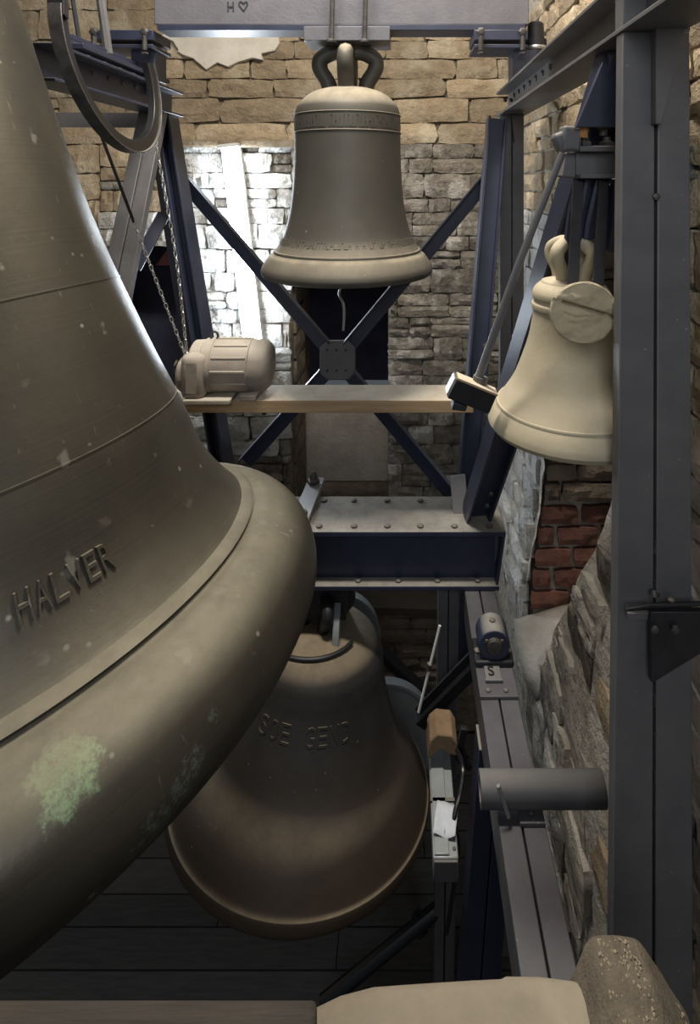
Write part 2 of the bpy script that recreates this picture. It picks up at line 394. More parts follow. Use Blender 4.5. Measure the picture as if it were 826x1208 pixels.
# niche lining
nb = MB(); zs_ = P(0,492,YB).z
nb.box(((NX0+NX1)/2, YB+.88, (zs_+NZ1)/2), (NX1-NX0, .06, NZ1-zs_)); nb.build('shutter', dark_shutter, wall_back)
nb = MB(); nb.box(((NX0+NX1)/2, YB+.70, (NZ0+zs_)/2-.03), (NX1-NX0, .3, zs_-NZ0-.06)); nb.build('plastered_breast', plaster, wall_back, bevel=.02)
nb = MB(); nb.box(((NX0+NX1)/2, YB+.56, zs_-.03), (NX1-NX0-.02, .1, .05)); nb.build('red_sill_board', red_paint, wall_back, bevel=.004)
for i in range(9):
    hh = (NZ1-NZ0)/9
    stone(wall_back, rnd.choice(V_BROWN), (NX0, YB+.25, NZ0+hh*(i+.5)), .42, hh-.02, .03, (0, 0, PI/2))
nb = MB(); nb.box(((DX0+DX1)/2, YB+.55, (DZ0+DZ1)/2), (DX1-DX0, .06, DZ1-DZ0)); nb.build('side_shutter', dark_shutter, wall_back)
nb = MB(); nb.prism([P(184,313,YB+.1), P(201,313,YB+.1), P(199,292,YB+.1)], (0, .02, 0)); nb.build('red_batten', red_paint, wall_back)

# right wall: battered face with an embrasure
def xface(z, y):
    Z = z-EYE; s = max(0, min(1, (-1.0-Z)/1.3)); q = max(0, min(1, (y-1.55)/.7)) if y else 1; return XR-.17*s*q*q*(3-2*q)
def near_edge(z):
    Z = z-EYE
    pts = [(-2.52, 3.05), (-2.42, 2.86), (-1.44, 2.34), (-.8, 2.05), (-.3, 2.0), (.05, 2.25), (.15, 3.2)]
    if Z <= pts[0][0] or Z >= pts[-1][0]: return None
    for (a, ya), (b, yb) in zip(pts, pts[1:]):
        if a <= Z <= b: return ya+(yb-ya)*(Z-a)/(b-a)
YJ = 3.2
wr = MB()
NZR = 110
zz = [ZT*k/NZR for k in range(NZR+1)]
def nz_(p): return noise.noise(Vector(p)*3.1)*.022+noise.noise(Vector(p)*9)*.014+noise.noise(Vector(p)*23)*.007
def strip(ya, yb, n):
    """ya, yb functions of z or constants: wall face between them"""
    grid = []
    for z in zz:
        row = []
        A = ya(z); B = yb(z)
        for i in range(n+1):
            y = A+(B-A)*i/n; x = xface(z, y); row.append(Vector((x+nz_((x, y, z)), y, z)))
        grid.append(row)
    vs = [v for r in grid for v in r]; fs = []
    for j in range(NZR):
        for i in range(n): fs.append((j*(n+1)+i, j*(n+1)+i+1, (j+1)*(n+1)+i+1, (j+1)*(n+1)+i))
    wr.add(vs, fs)
def ne(z): e = near_edge(z); return YJ if e is None else min(e, YJ)
strip(lambda z: 0.2, ne, 46); strip(lambda z: YJ, lambda z: YB+.02, 22)
# near reveal and sill, running outward
rev = []
for z in zz:
    y = ne(z)
    if y < YJ-.001 or True:
        x = xface(z, y); rev.append([Vector((x+nz_((x, y, z)), y, z)), Vector((x+.3, y+.04+nz_((x+.3, y, z)), z+.02)), Vector((x+.95, y+.10, z+.05))])
vs = [v for r in rev for v in r]; fs = []
for j in range(len(rev)-1):
    if near_edge(zz[j]) is None and near_edge(zz[j+1]) is None: continue
    for i in range(2): fs.append((j*3+i, j*3+i+1, (j+1)*3+i+1, (j+1)*3+i))
wr.add(vs, fs)
wall_right = structure(wr.build('wall_right', limewash, smooth=50))
# backing of the far jamb and the outer closing wall
jb = MB()
jz0 = EYE-2.6; jz1 = EYE+.25
jb.prism([(xface(jz0,0)+.02, YJ+.045, jz0), (XR+1.0, YJ+.10, jz0), (XR+1.0, YJ+.10, jz1), (xface(jz1,0)+.02, YJ+.045, jz1), (xface(EYE-1.0,0)+.02, YJ+.045, EYE-1.0)], (0, .06, 0))
jb.build('jamb_backing', plaster, wall_right, smooth=0)
jb = MB(); jb.box((XR+1.05, 2.7, EYE-1.2), (.08, 1.9, 3.2)); jb.build('outer_leaf', brown_stone, wall_right)
# sloping plastered sill
sm = MB()
s_pts = [(618,722,3.18), (697,710,3.22), (735,700,3.2), (735,640,2.35), (692,716,2.62), (660,792,2.84), (640,815,2.95), (612,775,3.1)]
g = []
A = [P(608,735,3.19), P(612,790,3.02), P(640,830,2.86)]
B = [P(740,700,3.19), P(740,700,2.9), P(740,690,2.45)]
n = 14; rows = []
for i in range(n+1):
    t = i/n
    def q(L): return (L[0]*(1-t)*(1-t)+L[1]*2*t*(1-t)+L[2]*t*t)
    a, b = q(A), q(B); rows.append([a.lerp(b, j/10)+Vector((0,0,noise.noise(a.lerp(b, j/10)*6)*.02)) for j in range(11)])
vs = [v for r in rows for v in r]; fs = [(i*11+j, i*11+j+1, (i+1)*11+j+1, (i+1)*11+j) for i in range(n) for j in range(10)]
sm.add(vs, fs)
sill = sm.build('plastered_sill', plaster, wall_right, smooth=60)
sl = sill.modifiers.new('thick', 'SOLIDIFY'); sl.thickness = .05; sl.offset = 0
# bricks and rough stones of the far jamb
rnd = random.Random(12)
bz0 = P(0,724,YJ).z; bz1 = P(0,598,YJ).z
nb_ = 5; hh = (bz1-bz0)/nb_
for j in range(nb_):
    z = bz0+hh*(j+.5); u = xface(z, YJ)+.01-(j % 2)*.0
    k = 0
    while u < XR+.75:
        w = (.12 if (k == 0 and j % 2) else .235)*rnd.uniform(.93, 1.07)
        stone(wall_right, rnd.choice(V_BRICK), (u+w/2, YJ+.045+(u-XR)*.05, z), w-.022, hh-.024, .026, (0, 0, 0), 'brick')
        u += w; k += 1
for (u, v, w, h) in courses(XR-.1, XR+.75, bz1+.02, EYE-.5, (.075, .14), (.16, .45), rnd, .1):
    e = xface(v+h/2, YJ)
    if u+w < e+.05: continue
    a = max(u, e+.02)
    stone(wall_right, rnd.choice(V_BROWN), (a+(u+w-a)/2, YJ+.05, v+h/2), u+w-a-.012, h-.012, rnd.uniform(.03, .06), (0, rnd.uniform(-.03,.03), 0))
# limewashed quoin strip between the jamb and the back corner
for (u, v, w, h) in courses(YJ+.05, YB-.05, EYE-2.6, EYE-.2, (.12, .24), (.2, .45), rnd, .3):
    stone(wall_right, rnd.choice(V_LIME), (xface(v+h/2, u)+.005, u+w/2, v+h/2), w-.01, h-.01, rnd.uniform(.03, .05), (0, rnd.uniform(-.03,.03), -PI/2))
# upper right wall and the part right of the post: coursed sandstone
for (u, v, w, h) in courses(2.2, YB-.05, EYE-.2, EYE+1.1, (.12, .2), (.2, .5), rnd, .2):
    stone(wall_right, rnd.choice(V_SAND), (XR+.005, u+w/2, v+h/2), w-.014, h-.014, rnd.uniform(.03, .05), (0, rnd.uniform(-.02,.02), -PI/2))
for (u, v, w, h) in courses(1.35, 1.95, EYE-2.3, EYE+.6, (.09, .18), (.2, .4), rnd, .2):
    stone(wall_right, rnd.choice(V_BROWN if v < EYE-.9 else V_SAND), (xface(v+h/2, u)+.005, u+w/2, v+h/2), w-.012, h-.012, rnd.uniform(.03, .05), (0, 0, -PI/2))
# rubble showing through the limewash low down
for (u, v, w, h) in courses(1.6, 3.15, EYE-3.6, EYE-.7, (.10, .22), (.16, .40), rnd, .3):
    e = near_edge(v+h/2); e = YJ if e is None else e
    for q in (v, v+h):
        f = near_edge(q)
        if f is not None: e = min(e, f)
    if u+w > e-.01: w = e-.01-u
    if w < .06 or rnd.random() < .12: continue
    me = rnd.choice(V_SAND if (v < EYE-1.9 and u < 2.05) else (V_LIME2 if rnd.random() < .8 else V_RUB))
    stone(wall_right, me, (xface(v+h/2, u+w/2)+.012, u+w/2, v+h/2), w-.004, h-.004, rnd.uniform(.014, .04), (0, rnd.uniform(-.12,.12), -PI/2))
# left wall (behind the great bell) and floor boards
wl = MB(); wl.box((XL-.1, 2.2, ZT/2), (.2, 6.8, ZT)); structure(wl.build('wall_left', plaster))
fl = MB(); fl.box(((XL+XR+1)/2, 2.2, -.06), (XR+1-XL, 6.8, .06))
floor = structure(fl.build('floor', old_timber))
bm_ = MB(); bm_.box((0,0,0), (1,1,1)); PL = bm_.mesh('board', smooth=0); PL.materials.append(board_m)
y = .6
rnd = random.Random(8)
while y < YB-.05:
    w = min(rnd.uniform(.15, .19), YB-y); cut = rnd.uniform(-1.2, .2)
    for a, b in ((XL, cut), (cut, XR)):
        o = inst('board', PL, ((a+b)/2, y+w/2, -.012), floor, (b-a-.006, w-.008, .03))
    y += w

# ------------------------------------------------------------------ bells
def bell_frame(tx, ty):
    a = Vector((tx, ty, 1)).normalized(); x = Vector((0,1,0)).cross(a).normalized(); y = a.cross(x)
    return Matrix((x, y, a)).transposed()
def smooth_prof(pr, k=5):
    return [(v.x, v.y) for v in spline([Vector((r, z, 0)) for r, z in pr], k)]
def rad_at(prof, z):
    for (r0, z0), (r1, z1) in zip(prof, prof[1:]):
        if min(z0, z1) <= z <= max(z0, z1) and abs(z1-z0) > 1e-6: return r0+(r1-r0)*(z-z0)/(z1-z0)
    return prof[-1][0]
def bell(name, label, loc, tilt, prof, thick, mat, group=None, n=128):
    """prof: outer outline from the lip upwards (r, z) in metres"""
    m3 = bell_frame(*tilt)
    root = thing(name, label, 'bell', loc, group); root.rotation_euler = m3.to_euler()
    out = smooth_prof(prof); R = prof[0][0]; top = prof[-1]
    inner = [(max(r-thick*(1.25 if z < top[1]*.3 else .8), .01), z+.02) for r, z in out if z < top[1]-thick*1.2]
    inner = [(R-.035, -.012)]+[p for p in inner if p[1] > .03]+[(.01, top[1]-thick*1.0)]
    full = list(reversed(inner))+[(R-.012, -.016)]+out+[(.005, top[1]+.002)]
    MB().lathe(full, n).build('bell_body', mat, root, local=True, smooth=28)
    return root, out
def ring(root, prof, z, rr, hh, mat, name='moulding', n=128):
    r = rad_at(prof, z)
    sec = [(r-.01, z-hh), (r+rr*.7+(rad_at(prof, z-hh)-r)*.5, z-hh*.7), (r+rr, z), (r+rr*.5, z+hh*.8), (rad_at(prof, z+hh)-.01, z+hh*1.1)]
    return MB().lathe(sec, n).build(name, mat, root, local=True, smooth=40)
def text_mesh(s, size):
    c = bpy.data.curves.new('t', 'FONT'); c.body = s; c.size = size; c.extrude = .5; c.resolution_u = 3; c.space_character = 1.08
    o = bpy.data.objects.new('t', c); COL.objects.link(o)
    dg = bpy.context.evaluated_depsgraph_get(); me = bpy.data.meshes.new_from_object(o.evaluated_get(dg))
    bpy.data.objects.remove(o); bpy.data.curves.remove(c)
    bm = bmesh.new(); bm.from_mesh(me); bmesh.ops.triangulate(bm, faces=bm.faces); bmesh.ops.subdivide_edges(bm, edges=[e for e in bm.edges if e.calc_length() > size*.25], cuts=1); 
    vs = [v.co.copy() for v in bm.verts]; bm.verts.index_update(); fs = [tuple(v.index for v in f.verts) for f in bm.faces]; bm.free(); bpy.data.meshes.remove(me)
    return vs, fs
def lettering(root, prof, s, th0, th1, z0, z1, relief, mat, fill=.80):
    n = len(s)
    for q, ch in enumerate(s):
        if ch == ' ': continue
        vs, fs = text_mesh(ch, 1.0)
        x0 = min(v.x for v in vs); x1 = max(v.x for v in vs); y0 = min(v.y for v in vs); y1 = max(v.y for v in vs)
        a = th0+(th1-th0)*(q+.5-fill/2)/n; b = th0+(th1-th0)*(q+.5+fill/2)/n; out = []
        for v in vs:
            th = math.radians(a+(b-a)*(v.x-x0)/(x1-x0)); z = z0+(z1-z0)*(v.y-y0)/(y1-y0)
            r = rad_at(prof, z)+(relief if v.z > 0 else -.004); out.append(Vector((r*math.cos(th), r*math.sin(th), z)))
        m = MB(); m.add(out, fs); m.build('raised_letter', mat, root, local=True, smooth=0)
def canon(root, ang, r0, z0, h, w, mat, bow=.5, name='crown_loop'):
    """one strap of the bell's crown: rises from the head, bows out and turns in to the centre"""
    d = Vector((math.cos(ang), math.sin(ang), 0)); u = Vector((0,0,1))
    pts = spline([d*r0*.82+u*(z0-.02), d*r0*.95+u*(z0+h*.25), d*(r0*(1+bow))+u*(z0+h*.6), d*(r0*(1+bow*.9))+u*(z0+h*.85), d*(r0*.7)+u*(z0+h*1.02), d*.01+u*(z0+h*1.0)], 5)
    return MB().tube(pts, [w*.5]*len(pts), 10).build(name, mat, root, local=True, smooth=50)

# great bell on the left
R = .9
big_prof = [(R*r, R*z) for r, z in ((.972,0), (.995,.035), (1.0,.085), (.985,.15), (.94,.21), (.87,.255), (.80,.282), (.699,.45), (.652,.65), (.579,.92), (.481,1.36), (.414,1.83), (.381,2.12), (.355,2.2), (.28,2.27), (.15,2.3))]
great, gp = bell('great_bell', 'huge olive bronze bell with a green corrosion patch and the word HALVER', (-1.125, 1.596, EYE-1.386), (-.221, .062), big_prof, .085, bronze_big, n=192)
rz_ = rad_at(gp, .262)
MB().lathe([(rz_-.02, .240), (rz_+.026, .243), (rz_+.031, .250), (rz_+.018, .260), (rad_at(gp, .266)-.004, .267)], 192).build('bead_moulding', bronze_big, great, local=True, smooth=40)
for z in (.62, 1.02): ring(great, gp, z, .0022, .004, bronze_big, 'casting_ridge', 192)
lettering(great, gp, 'HALVER', -46.2, -28.2, .378, .432, .008, bronze_big)
for k in range(4): canon(great, PI/4+k*PI/2, .2, R*2.3, .3, .08, bronze_big)

# grey bell hanging from the riveted headstock
YT = 2.95
tb = [(.424,-.012), (.433,.006), (.430,.026), (.414,.055), (.392,.085), (.368,.106), (.326,.178), (.296,.286), (.279,.417), (.270,.59), (.269,.72), (.266,.80), (.245,.85), (.19,.90), (.12,.925)]
tc = P(410.5, 319, YT)
top, tp = bell('grey_bell', 'dusty grey bell hanging upright below the riveted headstock', tc, (0,0), tb, .045, bronze_mid)
ring(top, tp, .108, .006, .006, bronze_mid, 'bead_moulding'); ring(top, tp, .788, .004, .004, bronze_mid); ring(top, tp, .700, .004, .004, bronze_mid)
def worn_letters(root, prof, th0, th1, z0, z1, n, seed, mat):
    """raised letters worn past reading: short strokes in relief"""
    r_ = random.Random(seed); m = MB()
    dt = (th1-th0)/n
    for k in range(n):
        if r_.random() < .13: continue
        c = math.radians(th0+dt*(k+.5)); hw = math.radians(dt*.34)
        def seg(ta, za, tb_, zb, w):
            pa = Vector((math.cos(ta), math.sin(ta), 0))*rad_at(prof, za)+Vector((0,0,za)); pb = Vector((math.cos(tb_), math.sin(tb_), 0))*rad_at(prof, zb)+Vector((0,0,zb))
            m.bar(pa, pb, w, .0045, Vector((math.cos(c), math.sin(c), 0)))
        w = (z1-z0)*.12
        seg(c-hw, z0, c-hw, z1, w)
        if r_.random() < .6: seg(c+hw, z0, c+hw, z1, w)
        q = r_.random(); zz_ = (z0 if q < .33 else (z1 if q < .66 else (z0+z1)/2)); seg(c-hw, zz_, c+hw, zz_, w)
    o = m.build('worn_inscription', mat, root, local=True, smooth=0); o['kind'] = 'stuff'; return o
worn_letters(top, tp, -178, -2, .148, .174, 62, 2, bronze_mid)
worn_letters(top, tp, -175, -5, .715, .772, 40, 4, bronze_mid)
for k in range(4): canon(top, k*PI/2, .105, .905, .205, .082, bronze_mid, .34)
MB().lathe([(.05,.9),(.045,1.0),(.045,1.14),(.001,1.15)], 16).build('crown_post', bronze_mid, top, local=True)
cl = thing('bell_clapper', 'iron clapper hanging inside the grey bell, its tip just showing', 'clapper', tc-Vector((0,0,.09)))
MB().tube([tc+Vector((0,0,.885)), tc+Vector((0,0,.4)), tc+Vector((0,0,.1))], .018, 10).build('clapper_rod', dark_iron, cl)
MB().lathe([(.001,-.075),(.03,-.07),(.034,-.05),(.03,-.02),(.062,.01),(.075,.05),(.062,.095),(.02,.13)], 20, Matrix.Translation(tc)).build('clapper_ball', dark_iron, cl)
wt = MB(); wt.tube(spline([tc+Vector((-.02,0,-.06)), P(400,346,2.93), P(405,358,2.9), P(406,372,2.9), P(405,390,2.9)], 6), .006, 8)
wt.build('dangling_cord', bright_steel, cl)

# rust-stained bell below
R2 = .6
sp = [(R2*r, R2*z) for r, z in ((.985,0), (1.0,.02), (.995,.085), (.972,.105), (.918,.2), (.849,.3), (.714,.45), (.624,.65), (.561,.85), (.538,.98), (.515,1.06), (.45,1.13), (.3,1.195), (.15,1.22))]
low, lp = bell('rust_stained_bell', 'dark rust-stained bell under the riveted girder with a raised inscription', (-.488, 2.70, EYE-2.85), (.108, .115), sp, .06, bronze_dark)
lettering(low, lp, 'SOE GEND', -124, -54, R2*.75, R2*.86, .0025, bronze_dark)
for k in range(4): canon(low, .3+k*PI/2, .09, R2*1.2, .15, .06, dark_iron, .45)
m3 = bell_frame(.108, .115)
low_pt = lambda x, y, z: Vector((-.488, 2.70, EYE-2.85))+m3 @ Vector((x, y, z))

# small pale bell on the right
YS = 1.75
R3 = .25
pc = P(674, 497, YS)
pp_ = [(R3,0), (.246,.015), (.236,.035), (.222,.055), (.2,.085), (.172,.13), (.148,.19), (.128,.25), (.118,.30), (.113,.335), (.118,.343), (.118,.358), (.112,.362), (.112,.372), (.117,.378), (.115,.395), (.1,.415), (.07,.432), (.03,.44)]
sml, smp = bell('pale_bell', 'small bell coated in pale dust beside the brick embrasure', pc, (0,0), pp_, .026, bronze_pale)
ring(sml, smp, .056, .004, .004, bronze_pale, 'bead_moulding')
for k in range(4): canon(sml, .7+k*PI/2, .05, .43, .11, .042, bronze_pale, .4)

# ------------------------------------------------------------------ steel bell frame
def rolled(name, label, parts, loc, cat='beam', group=None):
    t = thing(name, label, cat, loc, group); return t
Zb = EYE+.36; Zt = EYE+.50
# upper longitudinal beams (left and right)
def long_beam(x, y0, y1, label, mat, w=.15):
    t = thing('frame_beam', label, 'beam', (x, (y0+y1)/2, Zb), 'lengthwise beams of the bell frame')
    MB().box((x, (y0+y1)/2, Zb+.006), (w, y1-y0, .012)).build('bottom_flange', mat, t, bevel=.002)
    MB().box((x, (y0+y1)/2, Zt-.006), (w, y1-y0, .012)).build('top_flange', mat, t, bevel=.002)
    MB().box((x, (y0+y1)/2, (Zb+Zt)/2), (.012, y1-y0, Zt-Zb-.024)).build('web', mat, t)
    return t
XRB, XLB = .60, -1.35
lb = long_beam(XLB, 2.10, 3.32, 'navy steel beam running forward to the back wall behind the looping curved band', navy)
rb_ = long_beam(XRB, .9, 3.32, 'grey steel beam on top of the paired-channel posts by the embrasure wall', steel)
for t, x, s in ((lb, XLB, 1), (rb_, XRB, -1)):
    for k in range(7):
        y = 2.35+k*.13; bolt((x+s*.006, y, Zt-.04), t, .013, (0, s*PI/2, 0)); 
        bolt((x+s*.055, y, Zt), t, .011)
# packing rails on the left beam
for dz, dx in ((.035, .03), (.075, -.02)):
    MB().bar((XLB+dx, 2.3, Zt+dz), (XLB+dx, 3.15, Zt+dz), .07, .02).build('packing_rail', navy, lb, bevel=.002)
MB().bar((XLB, 2.3, Zt+.028), (XLB, 3.15, Zt+.028), .03, .07).build('packing_web', navy, lb)

# front right post: two channels with a slot between
YP = 1.40
post = thing('paired_channel_post', 'tall grey post of two steel channels nearest the embrasure, carrying a bracket', 'post', (P(772,0,YP).x, YP, 0), 'upright posts of the bell frame')
def lean_channel(xa0, xa1, xb0, xb1, ytop, Y, z0, z1, mat, parent, d=.10):
    # front face spans xa0..xa1 at the top and xb0..xb1 at the bottom (metres)
    for nm, pts in (('channel', [(xb0,Y,z0),(xb1,Y,z0),(xa1,Y,z1),(xa0,Y,z1)]),):
        MB().prism(pts, (0, d, 0)).build(nm, mat, parent, bevel=.003)
zt_ = P(0,37,YP).z
xs = lambda px: P(px,0,YP).x
yb_ = 0.0
slope = (722-735)/1150.
def pxb(px_top, px_bot): return xs(px_top), xs(px_top+(px_bot-px_top)*( (PPY+EYE/YP*FPX)-37)/1150)
a0, b0 = pxb(735, 723); a1, b1 = pxb(773, 770); a2, b2 = pxb(776.5, 773.5); a3, b3 = pxb(814, 818)
lean_channel(a0, a1, b0, b1, 37, YP, 0, zt_, steel, post, .045); lean_channel(a2, a3, b2, b3, 37, YP, 0, Zb, steel, post, .045)
MB().prism([P(736,37,YP+.02), P(815,37,YP+.02), P(815,-30,YP+.02), P(736,-30,YP+.02)], (0, .06, 0)).build('cap_plate', steel, post, bevel=.003)
MB().prism([P(774,18,YP-.03), P(814,14,YP-.03), P(781,146,YP-.03), P(774,146,YP-.03)], (0, .03, 0)).build('gusset_plate', steel, post, bevel=.002)
for py in (232, 700): bolt(P(774.5, py, YP-.005), post, .009, (PI/2, 0, 0))
for k in range(9):
    MB().tube([P(774, 640+k*45, YP+.01), P(773, 652+k*45, YP+.01)], .006, 6).build('weld_bead', bolt_m, post)
br = thing('wall_bracket', 'steel bracket shelf with a triangular web, darkened as if in shadow, bolted to the paired-channel post', 'bracket', P(790,712,1.33))
zq = P(0,722,1.345).z
MB().prism([P(739,722,1.345), P(768,717,1.345), P(900,713,1.345), P(900,709,1.375), P(739,716,1.375)], (0, 0, .008)).build('shelf_plate', dark_iron, br, bevel=.002)
MB().prism([P(768,722,1.36), P(900,722,1.36), P(900,760,1.36), P(826,772,1.36), P(772,805,1.36), P(768,805,1.36)], (0, .016, 0))  .build('web_plate', dark_iron, br, bevel=.002)  # dark iron colour stands in for the shadow on the web
MB().prism([P(741,724,1.38), P(770,724,1.38), P(770,731,1.38), P(741,731,1.38)], (0, .02, 0)).build('packing_strip', steel, br)
for px in (772, 796): bolt(P(px, 742, 1.355), br, .01, (PI/2, 0, 0))
bolt(P(772, 702, 1.37), br, .010, me=RIVET); bolt(P(792,709,1.34), br, .008)

# back right post, its twin channels and the inclined legs
def paired(name, label, p, q, w, gap, d, mat, group='upright posts of the bell frame', side=(1,0,0), cat='post'):
    t = thing(name, label, cat, q if q.z < p.z else p, group); s = Vector(side)
    for k in (-1, 1):
        o = s*k*(w/4+gap/4)
        MB().bar(p+o, q+o, w/2-gap/2, d, Vector((0,1,0))).build('channel', mat, t, bevel=.003)
    return t
YBP = 3.2
pt = P(603, 135, YBP); pt.z = Zb
cbz = P(0,487,YBP).z
bp = paired('paired_channel_post', 'grey paired-channel post by the back corner under the beam end', pt, Vector((pt.x, YBP, cbz)), .13, .006, .06, steel)
cm_ = MB(); cm_.prism([(pt.x-.10, YBP-.09, cbz), (XR+.05, YBP-.09, cbz), (XR+.05, YBP-.09, cbz-.10), (pt.x-.02, YBP-.09, cbz-.07)], (0, .18, 0)); cm_.build('corbel_stone', brown_stone, wall_right, bevel=.012)
for k in range(3): bolt(P(596+k*7, 118, YBP-.06), bp, .012, (PI/2,0,0), RIVET)
MB().prism([P(604,136,YBP-.06), P(609,136,YBP-.06), P(607,168,YBP-.06)], (0,.03,0)).build('stiffener', steel, bp)
def ileg(name, label, p, q, w, h, mat, cat='strut', group=None, up=(0,1,0), tf=.012, tw=.010):
    p, q = Vector(p), Vector(q); lo = p if p.z < q.z else q
    t = thing(name, label, cat, lo, group)
    a = (q-p).normalized(); upv = Vector(up); u = a.cross(upv).normalized(); v = u.cross(a)
    for k in (-1, 1): MB().bar(p+v*k*(h/2-tf/2), q+v*k*(h/2-tf/2), w, tf, upv).build('flange', mat, t, bevel=.002)
    MB().bar(p, q, tw, h-2*tf, upv).build('web', mat, t)
    return t
HZ1 = EYE-1.62; HZ0 = EYE-1.89; HY0, HY1 = 2.65, 2.95
legA = ileg('inclined_leg', 'navy inclined leg from the back corner post down to the girder end', P(586,140,3.12), Vector((P(550,0,2.86).x, 2.86, HZ1)), .11, .10, navy, group='inclined legs of the bell frame', up=(1,0,0))
legB = ileg('inclined_leg', 'navy inclined strut running up behind the pale bell to the front post', P(738,61,1.62), Vector((P(556,0,2.80).x+.02, 2.78, HZ1)), .10, .12, navy, group='inclined legs of the bell frame', up=(1,0,.2))
MB().prism([P(717,59,1.6), P(738,59,1.6), P(738,150,1.6), P(680,150,1.6)], (0,.02,0)).build('gusset_plate', navy, legB, bevel=.002)
for t_, (p_, q_) in ((legA, (P(586,140,3.12), Vector((P(550,0,2.86).x, 2.86, HZ1)))), (legB, (P(738,61,1.62), Vector((P(556,0,2.80).x+.02, 2.78, HZ1))))):
    for k in (.60, .64, .9, .94):
        c = p_.lerp(q_, k); bolt(c+Vector((.02,-.055,0)), t_, .011, (PI/2,0,0)); 
# shoe where the legs meet the girder
sh = thing('leg_shoe', 'pale steel shoe plates at the foot of the inclined legs on the girder', 'plate', (P(555,0,2.82).x, 2.8, HZ1))
MB().prism([P(531,562,2.795), P(549,560,2.795), P(553,607,2.795), P(535,607,2.795)], (0,.012,0)).build('shoe_plate', steel_pale, sh, bevel=.002)
MB().prism([P(554,578,2.84), P(573,584,2.84), P(577,601,2.84), P(556,601,2.84)], (0,.012,0)).build('shoe_plate', steel_pale, sh, bevel=.002)

# left side: pale twin-channel strut and dark legs
plt_ = P(181,132.5,3.08); plb = P(112,470,2.45)
ps = paired('paired_channel_strut', 'grey twin-channel strut leaning down beside the dark opening', plt_, plb, .135, .006, .05, steel, 'inclined legs of the bell frame', cat='strut')
for k in (.06, .12): bolt(plt_.lerp(plb, k)+Vector((.03,-.04,0)), ps, .010, (PI/2,0,0))
legC = ileg('inclined_leg', 'navy inclined leg behind the hanging chain beside the lit tube', P(197,135.5,3.2), Vector((P(268,0,2.9).x, 2.92, HZ1)), .15, .07, navy, group='inclined legs of the bell frame', up=(1,0,0))
MB().bar(P(183,160,3.30), P(232,470,3.22), .045, .045).build('angle', navy, legC)
bq = MB(); bq.bar(P(194,252,3.2), P(158,318,3.0), .07, .012, (0,1,0)); tag(bq.build('knee_brace', navy, bevel=.002), 'short navy knee brace between the twin-channel strut and the dark leg', 'brace')
fb = MB(); fb.bar(P(10,141,3.27), P(192,142,3.27), .012, .085, (0,0,1)); tag(fb.build('flat_tie_bar', steel, bevel=.002), 'grey flat tie bar in front of the sandstone wall', 'bar')

# cross bracing with its gusset
YX = 3.46
xb = thing('cross_bracing', 'navy diagonal cross bracing meeting at a square plate below the grey bell', 'bracing', P(397,448,YX))
for (x0, y0, x1, y1) in ((208,203,384,408), (581,205,412,408), (384,440,290,545), (412,440,545,598)):
    p0, p1 = P(x0,y0,YX), P(x1,y1,YX); a = (p1-p0).normalized()
    m = MB(); nrm = a.cross(Vector((0,1,0))).normalized()
    m.bar(p0, p1, .010, .085, nrm); up = nrm if nrm.z > 0 else -nrm
    m.bar(p0+up*.04-Vector((0,.03,0)), p1+up*.04-Vector((0,.03,0)), .06, .008, nrm)
    m.build('brace_arm', navy, xb, bevel=.0015)
MB().prism([P(x,y,YX-.035) for x,y in ((386,402),(411,402),(419,410),(419,440),(411,448),(386,448),(377,440),(377,410))], (0,.02,0)).build('gusset_plate', steel, xb, bevel=.003); xgp = [c for c in xb.children if c.name.startswith('gusset')][0]
for dx in (-11, 0, 11):
    for dy in (-12, 12): bolt(P(397+dx, 425+dy, YX-.036), xgp, .008, (PI/2,0,0), RIVET)

# riveted girder
gd = thing('riveted_girder', 'wide navy girder with dusty top flange and two rows of bolts above the rust-stained bell', 'girder', (-.4, 2.8, HZ0))
gx0, gx1 = -1.55, P(597,0,HY0).x
MB().box(((gx0+gx1)/2, (HY0+HY1)/2, HZ1-.011), (gx1-gx0, HY1-HY0, .022)).build('top_flange', navy, gd, bevel=.003); gtf = gd.children[0]
MB().box(((gx0+gx1)/2, (HY0+HY1)/2, HZ0+.010), (gx1-gx0-.06, HY1-HY0, .020)).build('bottom_flange', navy, gd, bevel=.003); gbf = [c for c in gd.children if c.name.startswith('bottom')][0]
MB().box(((gx0+gx1)/2-.01, HY0+.075, (HZ0+HZ1)/2), (gx1-gx0-.06, .03, HZ1-HZ0-.04)).build('web', navy, gd)
MB().prism([(gx1-.012, HY0+.01, HZ1-.022), (gx1-.045, HY0+.01, HZ0+.02), (gx1-.045, HY1-.01, HZ0+.02), (gx1-.012, HY1-.01, HZ1-.022)], (.012,0,0)).build('end_plate', navy, gd)
for px in (377, 418, 457, 496, 536, 577):
    X = P(px,0,2.70).x; bolt((X, 2.69, HZ1), gtf, .016, me=HEX)
    bolt((P(px+(6 if px == 377 else 0),0,2.92).x, 2.905, HZ1), gtf, .016, me=HEX)
for px in (423, 470, 516, 563): bolt((P(px,0,2.70).x, 2.685, HZ0+.02), gbf, .016)
for px in (340, 300): bolt((P(px,0,2.70).x, 2.69, HZ1), gtf, .016)
